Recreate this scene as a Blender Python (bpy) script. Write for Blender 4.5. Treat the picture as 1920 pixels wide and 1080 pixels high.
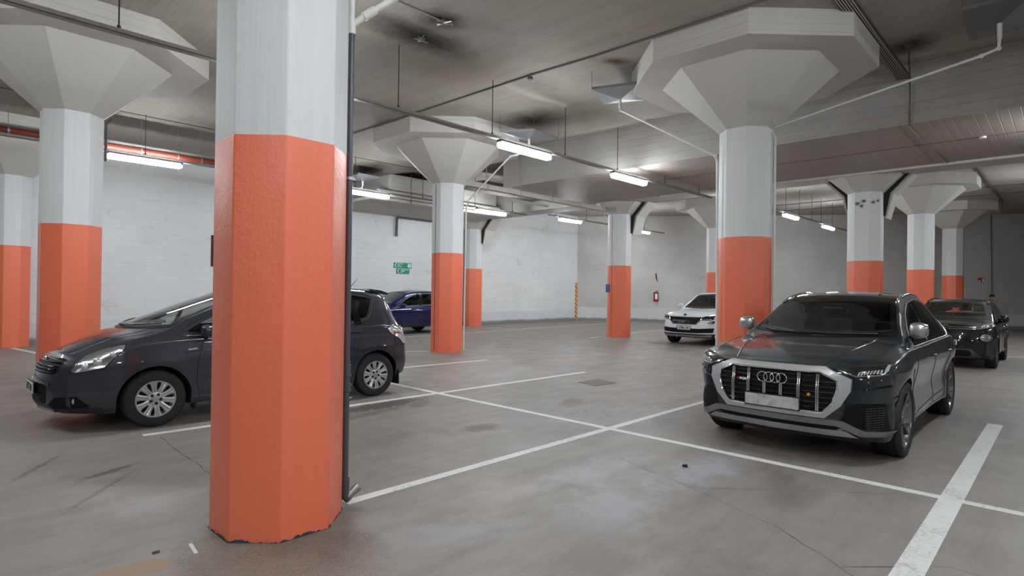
import bpy, bmesh, math, random
import numpy as np
from math import sin, cos, pi, sqrt, radians
from mathutils import Vector, Matrix
from mathutils.bvhtree import BVHTree

for _o in list(bpy.data.objects):
    bpy.data.objects.remove(_o)
SC = bpy.context.scene
COL = SC.collection
random.seed(7)

# ------------------------------------------------------------------ camera
H = 1.63
YAW, PITCH, ROLL, FPX = .7641, .0053, .0133, 1093.7
cam_d = bpy.data.cameras.new('camera')
cam = bpy.data.objects.new('camera', cam_d)
COL.objects.link(cam)
cam_d.sensor_width = 36.0
cam_d.lens = FPX / 1920 * 36.0
cam_d.clip_start = .05
cam_d.clip_end = 200
_F = Vector((cos(YAW), sin(YAW), 0)); _R = Vector((sin(YAW), -cos(YAW), 0)); _U = Vector((0, 0, 1))
_F2 = _F * cos(PITCH) + _U * sin(PITCH); _U2 = _U * cos(PITCH) - _F * sin(PITCH)
_R3 = _R * cos(ROLL) + _U2 * sin(ROLL); _U3 = _U2 * cos(ROLL) - _R * sin(ROLL)
m3 = Matrix((_R3, _U3, -_F2)).transposed()
cam.matrix_world = Matrix.Translation((0, 0, H)) @ m3.to_4x4()
SC.camera = cam

# ------------------------------------------------------------------ view + world
SC.view_settings.view_transform = 'Standard'
SC.view_settings.look = 'None'
SC.view_settings.gamma = 1
SC.view_settings.use_curve_mapping = False
SC.view_settings.exposure = 0.0
TUBE = 112.0                                   # brightness of the fluorescent tubes
TUBE_RGB = (.90, .96, 1.0)
w = bpy.data.worlds.new('world'); SC.world = w; w.use_nodes = True
w.node_tree.nodes['Background'].inputs[0].default_value = (.9, .95, 1, 1)
w.node_tree.nodes['Background'].inputs[1].default_value = 0.02

# ------------------------------------------------------------------ material helpers
class NT:
    def __init__(s, name):
        s.m = bpy.data.materials.new(name); s.m.use_nodes = True
        s.t = s.m.node_tree; s.b = s.t.nodes['Principled BSDF']; s.out = s.t.nodes['Material Output']
    def n(s, typ, **kw):
        nd = s.t.nodes.new(typ)
        for k, v in kw.items():
            if k.startswith('i_'):
                key = k[2:]
                key = int(key) if key.isdigit() else key.replace('_', ' ')
                nd.inputs[key].default_value = v
            else: setattr(nd, k, v)
        return nd
    def l(s, a, b): s.t.links.new(a, b)
    def pos(s, scale=(1, 1, 1), rot=(0, 0, 0), obj=False):
        if obj: g = s.n('ShaderNodeTexCoord').outputs['Object']
        else: g = s.n('ShaderNodeNewGeometry').outputs['Position']
        mp = s.n('ShaderNodeMapping'); mp.inputs['Scale'].default_value = scale; mp.inputs['Rotation'].default_value = rot
        s.l(g, mp.inputs[0]); return mp.outputs[0]
    def noise(s, vec, sc, det=4, rough=.55):
        nd = s.n('ShaderNodeTexNoise'); nd.inputs['Scale'].default_value = sc; nd.inputs['Detail'].default_value = det
        nd.inputs['Roughness'].default_value = rough
        s.l(vec, nd.inputs['Vector']); return nd.outputs[0]
    def ramp(s, f, stops):
        r = s.n('ShaderNodeValToRGB'); e = r.color_ramp.elements
        while len(e) > 1: e.remove(e[-1])
        for i, (p, c) in enumerate(stops):
            if not isinstance(c, tuple): c = (c, c, c)
            el = e[0] if i == 0 else e.new(p)
            el.position = p; el.color = (c[0], c[1], c[2], 1)
        s.l(f, r.inputs[0]); return r.outputs[0]
    def mix(s, f, a, b, bt='MIX'):
        m = s.n('ShaderNodeMix'); m.data_type = 'RGBA'; m.blend_type = bt
        for sock, v in ((m.inputs[0], f), (m.inputs[6], a), (m.inputs[7], b)):
            if hasattr(v, 'type') and hasattr(v, 'node'): s.l(v, sock)
            elif isinstance(v, tuple): sock.default_value = (v[0], v[1], v[2], 1)
            else: sock.default_value = v
        return m.outputs[2]
    def math(s, op, a, b=None, c=None, clamp=False):
        m = s.n('ShaderNodeMath'); m.operation = op; m.use_clamp = clamp
        for i, v in enumerate((a, b, c)):
            if v is None: continue
            if hasattr(v, 'node'): s.l(v, m.inputs[i])
            else: m.inputs[i].default_value = v
        return m.outputs[0]
    def col(s, v):
        if isinstance(v, tuple): s.b.inputs['Base Color'].default_value = (v[0], v[1], v[2], 1)
        else: s.l(v, s.b.inputs['Base Color'])
    def set(s, **kw):
        for k, v in kw.items():
            sock = s.b.inputs[k.replace('_', ' ')]
            if hasattr(v, 'node'): s.l(v, sock)
            else: sock.default_value = v
    def bump(s, h, strength=.3, dist=.01, prev=None):
        b = s.n('ShaderNodeBump'); b.inputs['Strength'].default_value = strength; b.inputs['Distance'].default_value = dist
        s.l(h, b.inputs['Height'])
        if prev is not None: s.l(prev, b.inputs['Normal'])
        s.l(b.outputs[0], s.b.inputs['Normal']); return b.outputs[0]

def simple(name, c, rough=.5, metal=0., coat=0., spec=.5, noise=0., bump=0., scale=8.):
    m = NT(name)
    if noise or bump:
        p = m.pos(obj=True); n = m.noise(p, scale, 5)
        if noise:
            m.col(m.mix(n, tuple(x * (1 - noise) for x in c), tuple(min(1, x * (1 + noise)) for x in c)))
        else: m.col(c)
        if bump: m.bump(n, bump, .005)
    else: m.col(c)
    m.set(Roughness=rough, Metallic=metal, Coat_Weight=coat, Specular_IOR_Level=spec)
    if coat: m.set(Coat_Roughness=.03)
    return m.m

def floor_mat():
    m = NT('worn concrete floor')
    p = m.pos()
    big = m.noise(p, .35, 5, .6); mid = m.noise(p, 1.6, 8, .65); fine = m.noise(p, 60, 3, .6)
    st = m.noise(m.pos((.55, 3.5, 1), (0, 0, .5)), 1.4, 8, .7)
    c = m.ramp(big, [(.3, (.158, .137, .122)), (.5, (.222, .200, .182)), (.7, (.262, .252, .243))])
    c = m.mix(.55, c, m.ramp(mid, [(.32, (.118, .100, .088)), (.5, (.222, .200, .181)), (.68, (.292, .284, .276))]))
    c = m.mix(.42, c, m.ramp(st, [(.35, (.112, .094, .080)), (.55, (.236, .214, .195)), (.7, (.302, .290, .278))]))
    c = m.mix(.35, c, m.ramp(fine, [(.3, (.16, .15, .14)), (.7, (.27, .255, .24))]))
    sep = m.n('ShaderNodeSeparateXYZ'); m.l(p, sep.inputs[0])
    wob = m.noise(p, 3.5, 6, .7); wob2 = m.noise(p, 14, 6, .75)
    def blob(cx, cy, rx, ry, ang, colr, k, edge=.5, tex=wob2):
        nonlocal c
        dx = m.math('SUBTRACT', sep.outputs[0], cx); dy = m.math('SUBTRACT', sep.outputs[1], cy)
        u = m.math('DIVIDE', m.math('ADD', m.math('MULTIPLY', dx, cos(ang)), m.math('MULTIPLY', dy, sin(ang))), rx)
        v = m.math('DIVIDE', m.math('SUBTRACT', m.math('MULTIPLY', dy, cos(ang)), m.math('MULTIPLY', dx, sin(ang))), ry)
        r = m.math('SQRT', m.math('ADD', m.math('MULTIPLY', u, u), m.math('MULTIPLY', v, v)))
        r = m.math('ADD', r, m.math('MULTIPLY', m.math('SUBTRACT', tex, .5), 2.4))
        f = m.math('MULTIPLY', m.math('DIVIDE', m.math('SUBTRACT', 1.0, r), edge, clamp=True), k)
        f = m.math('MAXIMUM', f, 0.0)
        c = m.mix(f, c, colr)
    blob(4.75, 6.98, .95, .22, .08, (.05, .045, .04), .85, .35)
    blob(5.15, 6.72, .35, .16, .6, (.07, .055, .045), .7, .4)
    blob(4.2, 6.6, .8, .12, .2, (.10, .082, .068), .6, .4)
    blob(4.77, 5.06, .30, .19, 0, (.095, .062, .038), .8, .4)
    blob(6.85, 5.3, .42, .22, .4, (.10, .072, .05), .75, .4)
    blob(1.28, 6.08, .38, .055, .5, (.055, .043, .033), .75)
    blob(.85, 6.65, .5, .035, 1.0, (.06, .05, .04), .6)
    blob(1.1, 5.55, .6, .03, .9, (.07, .055, .045), .5)
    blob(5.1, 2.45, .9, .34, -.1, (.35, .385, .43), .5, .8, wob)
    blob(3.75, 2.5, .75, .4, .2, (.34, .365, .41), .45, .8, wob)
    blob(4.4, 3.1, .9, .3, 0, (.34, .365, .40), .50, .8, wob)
    blob(8.2, 8.0, 1.6, .7, .3, (.30, .29, .28), .3, .8, wob)
    blob(5.15, 1.75, .55, .22, .2, (.105, .088, .076), .5, .8, wob)
    blob(5.6, 2.0, .35, .2, 1, (.12, .10, .085), .5, .8, wob)
    blob(17.9, 11.5, 1.4, .9, 0, (.33, .33, .33), .4, .8, wob)
    blob(12.4, 12.2, .9, .3, .7, (.10, .09, .08), .45)
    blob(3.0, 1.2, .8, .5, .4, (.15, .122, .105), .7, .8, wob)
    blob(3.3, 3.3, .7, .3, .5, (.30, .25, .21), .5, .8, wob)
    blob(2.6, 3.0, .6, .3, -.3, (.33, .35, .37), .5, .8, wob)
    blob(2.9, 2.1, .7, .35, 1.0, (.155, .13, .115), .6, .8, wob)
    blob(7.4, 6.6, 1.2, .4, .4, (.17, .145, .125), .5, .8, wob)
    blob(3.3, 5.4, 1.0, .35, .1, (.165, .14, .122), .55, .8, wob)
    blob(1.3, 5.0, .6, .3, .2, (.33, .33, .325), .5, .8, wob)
    blob(10.5, 9.5, 1.6, .5, .9, (.17, .15, .13), .5, .8, wob)
    blob(.98, 3.88, .30, .10, -.25, (.27, .175, .10), .9, .25)
    # rougher aggregate patch round the foot of the near column
    dx = m.math('SUBTRACT', sep.outputs[0], 1.66); dy = m.math('SUBTRACT', sep.outputs[1], 3.65)
    r = m.math('SQRT', m.math('ADD', m.math('POWER', m.math('DIVIDE', dx, .60), 2), m.math('POWER', m.math('DIVIDE', dy, 1.02), 2)))
    r = m.math('ADD', r, m.math('MULTIPLY', m.math('SUBTRACT', wob, .5), .3))
    cut = m.math('GREATER_THAN', m.math('ADD', m.math('MULTIPLY', sep.outputs[0], .66), m.math('MULTIPLY', sep.outputs[1], -.72)), -2.12)
    f = m.math('MULTIPLY', m.math('DIVIDE', m.math('SUBTRACT', 1.0, r), .15, clamp=True), cut)
    f = m.math('MAXIMUM', f, 0.)
    vor = m.n('ShaderNodeTexVoronoi'); vor.inputs['Scale'].default_value = 150; m.l(p, vor.inputs['Vector'])
    agg = m.mix(.85, m.ramp(vor.outputs['Color'], [(.2, (.045, .038, .033)), (.42, (.24, .21, .18)), (.8, (.56, .51, .45))]), m.ramp(mid, [(.3, (.12, .10, .083)), (.7, (.235, .21, .185))]))
    c = m.mix(f, c, agg)
    # hairline cracks
    c = m.mix(1.0, c, (1.03, .99, .98), 'MULTIPLY')
    m.col(c)
    ro = m.math('ADD', m.math('MULTIPLY', mid, -.28), .66)
    m.set(Roughness=ro, Specular_IOR_Level=.42)
    nn = m.bump(mid, .10, .02); m.bump(m.math('ADD', fine, m.math('MULTIPLY', vor.outputs[0], m.math('MULTIPLY', f, 2.5))), .16, .003, nn)
    return m.m

def board_mat(name, base, dark, axis='x', step=.13, grime=.5, warm=None, bump=.5, rough=.75):
    """painted concrete cast against boards; board edges run across `axis`"""
    m = NT(name); p = m.pos()
    sep = m.n('ShaderNodeSeparateXYZ'); m.l(p, sep.inputs[0])
    k = {'x': 0, 'y': 1, 'z': 2}[axis]
    wv = m.noise(p, .8, 3)
    coord = m.math('ADD', sep.outputs[k], m.math('MULTIPLY', wv, .02))
    q = m.math('DIVIDE', coord, step); fr = m.math('FRACT', q); idx = m.math('FLOOR', q)
    edge = m.math('MINIMUM', fr, m.math('SUBTRACT', 1.0, fr))
    line = m.math('SUBTRACT', 1.0, m.math('DIVIDE', edge, .055, clamp=True))
    line = m.math('MAXIMUM', line, 0)
    wn = m.n('ShaderNodeTexWhiteNoise'); wn.noise_dimensions = '1D'; m.l(idx, wn.inputs['W'])
    sc = {'x': (7, .35, 3), 'y': (.35, 7, 3), 'z': (.35, .35, 9)}[axis]
    grain = m.noise(m.pos(sc), 3, 8, .7)
    big = m.noise(p, .28, 5, .6); mid = m.noise(p, 1.1, 6, .65)
    c = m.mix(m.ramp(big, [(.35, 0.0), (.7, 1.0)]), base, tuple(x * .86 for x in base))
    c = m.mix(m.math('MULTIPLY', m.ramp(mid, [(.45, 0.0), (.75, 1.0)]), grime), c, dark)
    if warm: c = m.mix(m.ramp(m.noise(p, .5, 4, .6), [(.42, 0.0), (.62, .75)]), c, warm)
    c = m.mix(.22, c, m.ramp(grain, [(.35, tuple(x * .6 for x in base)), (.65, base)]))
    c = m.mix(m.math('MULTIPLY', wn.outputs[0], .14), c, dark)
    c = m.mix(m.math('MULTIPLY', line, m.math('MULTIPLY', m.ramp(mid, [(.35, .1), (.65, .8)]), .6)), c, tuple(x * .55 for x in base))
    m.col(c); m.set(Roughness=rough, Specular_IOR_Level=.3)
    hgt = m.math('SUBTRACT', m.math('ADD', m.math('MULTIPLY', wn.outputs[0], .5), m.math('MULTIPLY', grain, .5)), line)
    m.bump(hgt, bump, .008)
    return m.m

def brick_mat(name, base, base2, low, lowz=.62, rough=.6, dirt=(.12, .11, .10), rotz=0.):
    m = NT(name); p = m.pos(rot=(0, 0, rotz))
    sep = m.n('ShaderNodeSeparateXYZ'); m.l(p, sep.inputs[0])
    cmb = m.n('ShaderNodeCombineXYZ'); m.l(sep.outputs[0], cmb.inputs[0]); m.l(sep.outputs[2], cmb.inputs[1])
    br = m.n('ShaderNodeTexBrick'); m.l(cmb.outputs[0], br.inputs['Vector'])
    br.inputs['Scale'].default_value = 1; br.inputs['Mortar Size'].default_value = .006
    br.inputs['Brick Width'].default_value = .27; br.inputs['Row Height'].default_value = .085
    br.inputs['Mortar Smooth'].default_value = .6
    big = m.noise(p, .22, 5, .62); mid = m.noise(p, 1.3, 8, .7); strk = m.noise(m.pos((.5, .5, 9)), 1.8, 8, .75)
    c = m.mix(m.ramp(big, [(.35, 0.), (.68, 1.)]), base, base2)
    c = m.mix(m.math('MULTIPLY', m.ramp(strk, [(.54, 0.), (.72, 1.)]), .40), c, tuple(x * .45 for x in base))
    c = m.mix(m.math('MULTIPLY', m.ramp(mid, [(.60, 0.), (.74, 1.)]), .35), c, dirt)
    zf = m.math('LESS_THAN', m.math('ADD', sep.outputs[2], m.math('MULTIPLY', mid, .03)), lowz)
    c = m.mix(m.math('MULTIPLY', zf, .75), c, low)
    # dirt just above the floor
    df = m.math('SUBTRACT', 1., m.math('DIVIDE', m.math('SUBTRACT', sep.outputs[2], m.math('MULTIPLY', mid, .22)), .09), clamp=True)
    c = m.mix(m.math('MULTIPLY', df, .8), c, tuple(x * 1.3 for x in dirt))
    # mortar showing only in patches
    mf = m.math('MULTIPLY', br.outputs['Fac'], m.ramp(m.noise(p, .9, 5), [(.42, .0), (.68, .22)]))
    c = m.mix(mf, c, tuple(x * .35 for x in base))
    m.col(c); m.set(Roughness=rough, Specular_IOR_Level=.3)
    hg = m.math('SUBTRACT', m.math('MULTIPLY', strk, .8), m.math('MULTIPLY', br.outputs['Fac'], m.ramp(m.noise(p, .7, 5), [(.42, .08), (.68, 1.0)])))
    m.bump(hg, .55, .012)
    return m.m

def paint_mat(name, base, rough, streak=.12, bump=.35, coatish=.5, pits=False, peel=False):
    m = NT(name); p = m.pos()
    n = m.noise(p, 5, 7, .65); fine = m.noise(p, 32, 5, .6); st = m.noise(m.pos((9, 9, .35)), 2.2, 7, .65)
    blot = m.noise(p, .9, 4)
    c = m.mix(m.math('MULTIPLY', m.ramp(st, [(.42, 0.), (.7, 1.)]), streak * 2), base, tuple(x * .72 for x in base))
    c = m.mix(m.math('MULTIPLY', blot, streak), c, tuple(x * .8 for x in base))
    v = m.n('ShaderNodeTexVoronoi'); v.inputs['Scale'].default_value = 5.5; m.l(p, v.inputs['Vector'])
    pit = m.math('MULTIPLY', m.math('LESS_THAN', m.math('ADD', v.outputs[0], m.math('MULTIPLY', fine, .06)), .066), .6)
    if pits: c = m.mix(pit, c, tuple(x * .3 for x in base))
    m.col(c)
    m.set(Roughness=m.math('ADD', m.math('MULTIPLY', n, .22), rough - .1), Specular_IOR_Level=coatish)
    if peel:
        lump = m.noise(p, 16, 6, .6); nn = m.bump(m.math('ADD', m.math('MULTIPLY', st, .3), m.math('ADD', lump, m.math('MULTIPLY', n, .8))), bump, .010)
    else: nn = m.bump(m.math('ADD', st, m.math('MULTIPLY', n, .8)), bump, .010)
    m.bump(fine, bump * .8, .004, nn)
    return m.m

M = {}
M['floor'] = floor_mat()
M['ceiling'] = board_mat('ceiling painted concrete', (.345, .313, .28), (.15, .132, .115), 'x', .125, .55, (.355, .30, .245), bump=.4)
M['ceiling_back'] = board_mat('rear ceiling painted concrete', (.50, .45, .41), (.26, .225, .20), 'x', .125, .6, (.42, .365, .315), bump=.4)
M['soffit'] = board_mat('beam soffit boards', (.42, .37, .335), (.24, .20, .17), 'y', .16, .5, (.36, .295, .25), bump=.9, rough=.45)
M['beam'] = board_mat('beam side concrete', (.50, .48, .455), (.30, .275, .255), 'z', .17, .45, bump=.5)
M['capital'] = paint_mat('capital paint', (.55, .525, .49), .7, .1, .25)
M['drop'] = board_mat('drop panel paint', (.56, .535, .50), (.46, .42, .39), 'z', .12, .35, bump=.35)
M['white'] = paint_mat('column white paint', (.665, .67, .67), .62, .13, .3, pits=True)
M['orange'] = paint_mat('column orange paint', (.80, .178, .090), .34, .035, .36, coatish=.6, peel=True)
M['orange_edge'] = simple('worn blue paint at column foot', (.035, .05, .085), .8, noise=.6, scale=30)
M['wall_left'] = brick_mat('white painted brick', (.78, .79, .79), (.66, .67, .68), (.64, .67, .71))
M['wall_back'] = brick_mat('grey painted brick', (.64, .625, .60), (.48, .465, .445), (.70, .715, .74), .78)
M['wall_dark'] = simple('grey concrete wall', (.3, .29, .28), .8, noise=.2)
M['line'] = None
M['pipe_grey'] = simple('grey plastic pipe', (.075, .078, .088), .38, noise=.15)
M['pipe_white'] = simple('white painted pipe', (.66, .65, .62), .45, noise=.1)
M['galv'] = simple('galvanised steel', (.42, .42, .41), .42, .85, noise=.2, scale=20)
M['tray'] = simple('dusty galvanised tray', (.34, .32, .30), .55, .35, noise=.25, scale=12)
M['rod'] = simple('steel hanger rod', (.10, .09, .085), .6, .5)
M['iron'] = simple('rusty iron', (.09, .07, .055), .8, .2, noise=.4, scale=20)
M['cable'] = simple('grey conduit', (.13, .115, .10), .7)
M['cable_pale'] = simple('pale cable', (.38, .35, .31), .6)
M['redpipe'] = simple('orange red sprinkler pipe', (.24, .042, .024), .5, noise=.15)
M['green'] = simple('sign green', (.0, .26, .13), .45)
M['sign_white'] = simple('sign white', (.85, .87, .86), .5)
M['red'] = simple('safety red', (.58, .015, .018), .35)
M['brown'] = simple('dark brown box', (.10, .035, .02), .55)
M['blue_sign'] = simple('sign blue', (.06, .12, .35), .5)
M['panmat'] = simple('drip pan sheet metal', (.30, .31, .32), .35, .5, noise=.12, scale=5)
M['black'] = simple('black plastic', (.012, .012, .013), .45, noise=.1)
M['rubbermat'] = simple('tyre rubber', (.016, .016, .017), .72, noise=.25, scale=25)
M['housing'] = simple('light housing plastic', (.55, .56, .57), .5)
M['gap'] = simple('joint filler', (.02, .018, .016), .9)
M['soot'] = None
def soot_mat():
    m = NT('soot stain'); p = m.pos(obj=True)
    sep = m.n('ShaderNodeSeparateXYZ'); m.l(p, sep.inputs[0])
    r = m.math('SQRT', m.math('ADD', m.math('POWER', sep.outputs[0], 2), m.math('POWER', sep.outputs[1], 2)))
    r = m.math('ADD', r, m.math('MULTIPLY', m.math('SUBTRACT', m.noise(p, 2.2, 6, .7), .5), .9))
    f = m.math('SUBTRACT', 1.0, r, clamp=True); f = m.math('POWER', f, 1.4)
    tr = m.n('ShaderNodeBsdfTransparent'); mx = m.n('ShaderNodeMixShader')
    m.l(m.math('MULTIPLY', f, .95), mx.inputs[0]); m.l(tr.outputs[0], mx.inputs[1]); m.l(m.b.outputs[0], mx.inputs[2]); m.l(mx.outputs[0], m.out.inputs[0])
    m.col((.03, .026, .023)); m.set(Roughness=.9); return m.m
M['soot'] = soot_mat()
def rust_mat():
    mm = M['soot_dark'].copy(); mm.name = 'rusty flaking patch'; mm.node_tree.nodes['Principled BSDF'].inputs['Base Color'].default_value = (.13, .075, .035, 1); return mm
def line_mat():
    m = NT('white road paint'); p = m.pos()
    n = m.noise(p, 26, 7, .75); n2 = m.noise(p, 2.1, 5, .6)
    f = m.math('MULTIPLY', m.ramp(m.math('ADD', n, m.math('MULTIPLY', m.math('SUBTRACT', n2, .5), .6)), [(.56, 0.), (.74, 1.)]), .75)
    c = m.mix(f, m.mix(n2, (.66, .66, .655), (.56, .55, .54)), (.26, .24, .22))
    m.col(c); m.set(Roughness=.6); m.bump(n, .2, .003); return m.m
M['line'] = line_mat()
def faint_mat():
    m = NT('worn road paint'); p = m.pos(); n = m.noise(p, 9, 7, .75)
    f = m.ramp(n, [(.48, 0.), (.62, .5)])
    tr = m.n('ShaderNodeBsdfTransparent'); mx = m.n('ShaderNodeMixShader')
    m.l(f, mx.inputs[0]); m.l(tr.outputs[0], mx.inputs[1]); m.l(m.b.outputs[0], mx.inputs[2]); m.l(mx.outputs[0], m.out.inputs[0])
    m.col((.5, .49, .48)); m.set(Roughness=.7); return m.m
M['faint'] = faint_mat()
def emit(name, c, s):
    m = NT(name); m.set(Emission_Strength=s); m.b.inputs['Emission Color'].default_value = (*c, 1); m.col((.8, .8, .8)); return m.m
M['tube'] = emit('lit fluorescent tube', TUBE_RGB, TUBE)

# ------------------------------------------------------------------ mesh helpers
def new_obj(name, bm, mat, parent=None, smooth=False, auto=None):
    me = bpy.data.meshes.new(name)
    bm.normal_update()
    bm.to_mesh(me); bm.free()
    mats = mat if isinstance(mat, (list, tuple)) else [mat]
    for k in mats: me.materials.append(k)
    if smooth:
        me.shade_smooth()
        if auto: me.set_sharp_from_angle(angle=radians(auto))
    o = bpy.data.objects.new(name, me); COL.objects.link(o)
    if parent is not None: o.parent = parent
    return o
def tag(o, label=None, cat=None, group=None, kind=None):
    if label: o['label'] = label
    if cat: o['category'] = cat
    if group: o['group'] = group
    if kind: o['kind'] = kind
    return o
def empty(name, loc=(0, 0, 0), label=None, cat=None, group=None, kind=None, rz=0):
    o = bpy.data.objects.new(name, None); COL.objects.link(o); o.location = loc; o.rotation_euler = (0, 0, rz); o.empty_display_size = .2
    return tag(o, label, cat, group, kind)
def copy_tree(o, parent=None):
    c = o.copy(); COL.objects.link(c)
    if parent is not None: c.parent = parent
    for ch in list(o.children): copy_tree(ch, c)
    return c
def box(bm, x0, x1, y0, y1, z0, z1, bev=0., mi=0):
    vs = [bm.verts.new(p) for p in ((x0, y0, z0), (x1, y0, z0), (x1, y1, z0), (x0, y1, z0), (x0, y0, z1), (x1, y0, z1), (x1, y1, z1), (x0, y1, z1))]
    fs = [bm.faces.new([vs[i] for i in f]) for f in ((3, 2, 1, 0), (4, 5, 6, 7), (0, 1, 5, 4), (1, 2, 6, 5), (2, 3, 7, 6), (3, 0, 4, 7))]
    for f in fs: f.material_index = mi
    if bev:
        es = list({e for f in fs for e in f.edges})
        bmesh.ops.bevel(bm, geom=es, offset=bev, segments=2, affect='EDGES', profile=.6)
    return vs
def tube(bm, pts, r, seg=10, caps=True, closed=False):
    pts = [Vector(p) for p in pts]; n = len(pts); rings = []
    rr = r if isinstance(r, (list, tuple)) else [r] * n
    prev = None
    for i, p in enumerate(pts):
        if closed: t = (pts[(i + 1) % n] - pts[i - 1])
        elif i == 0: t = pts[1] - p
        elif i == n - 1: t = p - pts[i - 1]
        else: t = (pts[i + 1] - p).normalized() + (p - pts[i - 1]).normalized()
        if t.length < 1e-9: t = Vector((0, 0, 1))
        t.normalize()
        if prev is None:
            up = Vector((0, 0, 1)) if abs(t.z) < .9 else Vector((1, 0, 0))
            a = t.cross(up).normalized()
        else:
            a = (prev - t * prev.dot(t))
            if a.length < 1e-6: a = t.cross(Vector((0, 0, 1)))
            a.normalize()
        prev = a; b = t.cross(a)
        rings.append([bm.verts.new(p + (a * cos(2 * pi * k / seg) + b * sin(2 * pi * k / seg)) * rr[i]) for k in range(seg)])
    m = n if closed else n - 1
    for i in range(m):
        A, B = rings[i], rings[(i + 1) % n]
        for k in range(seg):
            bm.faces.new((A[k], A[(k + 1) % seg], B[(k + 1) % seg], B[k]))
    if caps and not closed:
        bm.faces.new(rings[0][::-1]); bm.faces.new(rings[-1])
def lathe(bm, prof, seg=32, axis='z', origin=(0, 0, 0), cap=False):
    """prof: (r, h) list; axis is the spin axis"""
    o = Vector(origin); rings = []
    for r, h in prof:
        ring = []
        for k in range(seg):
            a = 2 * pi * k / seg
            if axis == 'z': p = Vector((r * cos(a), r * sin(a), h))
            elif axis == 'y': p = Vector((r * cos(a), h, r * sin(a)))
            else: p = Vector((h, r * cos(a), r * sin(a)))
            ring.append(bm.verts.new(o + p))
        rings.append(ring)
    for i in range(len(rings) - 1):
        A, B = rings[i], rings[i + 1]
        for k in range(seg): bm.faces.new((A[k], A[(k + 1) % seg], B[(k + 1) % seg], B[k]))
    if cap:
        bm.faces.new(rings[0][::-1]); bm.faces.new(rings[-1])
    return rings
def prism(bm, poly, d0, d1, axis='z', bev=0.):
    def P(u, v, d): return {'z': (u, v, d), 'y': (u, d, v), 'x': (d, u, v)}[axis]
    A = [bm.verts.new(P(u, v, d0)) for u, v in poly]; B = [bm.verts.new(P(u, v, d1)) for u, v in poly]
    n = len(poly); fs = [bm.faces.new(A[::-1]), bm.faces.new(B)]
    for k in range(n): fs.append(bm.faces.new((A[k], A[(k + 1) % n], B[(k + 1) % n], B[k])))
    bmesh.ops.recalc_face_normals(bm, faces=fs)
    if bev:
        es = list({e for f in fs for e in f.edges})
        bmesh.ops.bevel(bm, geom=es, offset=bev, segments=2, affect='EDGES')
def B(): return bmesh.new()
def text_mesh(s, size, depth=.001, bold=0.):
    cu = bpy.data.curves.new('t', 'FONT'); cu.body = s; cu.size = size; cu.extrude = depth; cu.align_x = 'CENTER'; cu.align_y = 'CENTER'; cu.offset = bold
    o = bpy.data.objects.new('t', cu); COL.objects.link(o)
    dg = bpy.context.evaluated_depsgraph_get(); dg.update()
    me = bpy.data.meshes.new_from_object(o.evaluated_get(dg))
    bpy.data.objects.remove(o); bpy.data.curves.remove(cu)
    return me

# ------------------------------------------------------------------ room shell
CZ, CZ2 = 5.72, 5.98           # slab over the near bays, slab over the far bays
def struct(name, bm, mat, **k):
    o = new_obj(name, bm, mat, **k); o['kind'] = 'structure'; return o
bm = B(); box(bm, -11, 50, -12, 21, -.3, 0); floor = struct('floor', bm, M['floor'])
bm = B()
prism(bm, [(-11, 6.3), (-11, CZ), (11.95, CZ), (13.05, 6.0), (13.05, 6.3)], -12, 21, 'y')
new = struct('ceiling', bm, M['ceiling'])
bm = B(); box(bm, 13.05, 17.55, 12.97, 21, 6.0, 6.3); new_obj('middle_slab', bm, M['ceiling'], new)
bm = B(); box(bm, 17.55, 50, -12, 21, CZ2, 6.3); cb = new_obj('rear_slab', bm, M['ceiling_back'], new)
bm = B(); box(bm, -11, 27.1, 20.55, 21, 0, 6.3); struct('wall_left', bm, M['wall_left'])
# rear wall runs at an angle to the column grid
WA = Vector((26.87, 20.55)); WB = Vector((39.6, 2.4)); WD = (WB - WA).normalized(); WN = Vector((WD.y, -WD.x))
if WN.dot(-WA) < 0: WN = -WN
def wallpt(s, d=0., z=0.):
    p = WA + WD * s + WN * d; return Vector((p.x, p.y, z))
bm = B()
e = WA + WD * 42
prism(bm, [(WA.x, WA.y), (e.x, e.y), (e.x + 1, e.y + .5), (WA.x + .6, WA.y + .4)], 0, 6.3, 'z'); struct('wall_back', bm, M['wall_back'])
bm = B(); box(bm, -11.3, -11, -12, 21, 0, 6.3); struct('wall_front', bm, M['wall_dark'])
bm = B(); box(bm, -11, 52, -12.3, -12, 0, 6.3); struct('wall_right', bm, M['wall_dark'])

# painted lines and marks belong to the floor
def strip(x0, y0, x1, y1, wd=.1, mat='line', name='painted_line', z=.003):
    a = Vector((x0, y0)); b = Vector((x1, y1)); d = (b - a).normalized(); n = Vector((-d.y, d.x)) * wd / 2
    bm = B(); q = [a + n, b + n, b - n, a - n]
    prism(bm, [(v.x, v.y) for v in q], 0.0005, z, 'z'); return new_obj(name, bm, M[mat], floor)
strip(2.35, 3.98, 9.6, 3.98); strip(1.83, 7.30, 9.62, 7.13); strip(5.87, 10.2, 5.84, -4.0, .1, z=.0036)
strip(2.6, .68, 9.72, .69, .155); strip(5.9, 10.15, 9.55, 9.93); strip(11.5, 16.45, 18.2, 17.05, .09); strip(18.2, 17.05, 26.5, 17.6, .09)
strip(18.2, 17.05, 17.3, 19.9, .08); strip(18.7, 12.75, 24.5, 12.95, .09); strip(16.9, 12.35, 17.8, 12.5, .08); strip(8.4, 12.55, 9.35, 12.6, .09); strip(9.35, 12.6, 9.75, 12.2, .09)
strip(2.35, 16.85, 1.95, 19.6, .12); strip(2.3, 17.0, 6.5, 16.9, .09); strip(20.3, 2.2, 23.4, -1.6, .09); strip(26.9, 20.1, 30.5, 14.9, .09)
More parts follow.
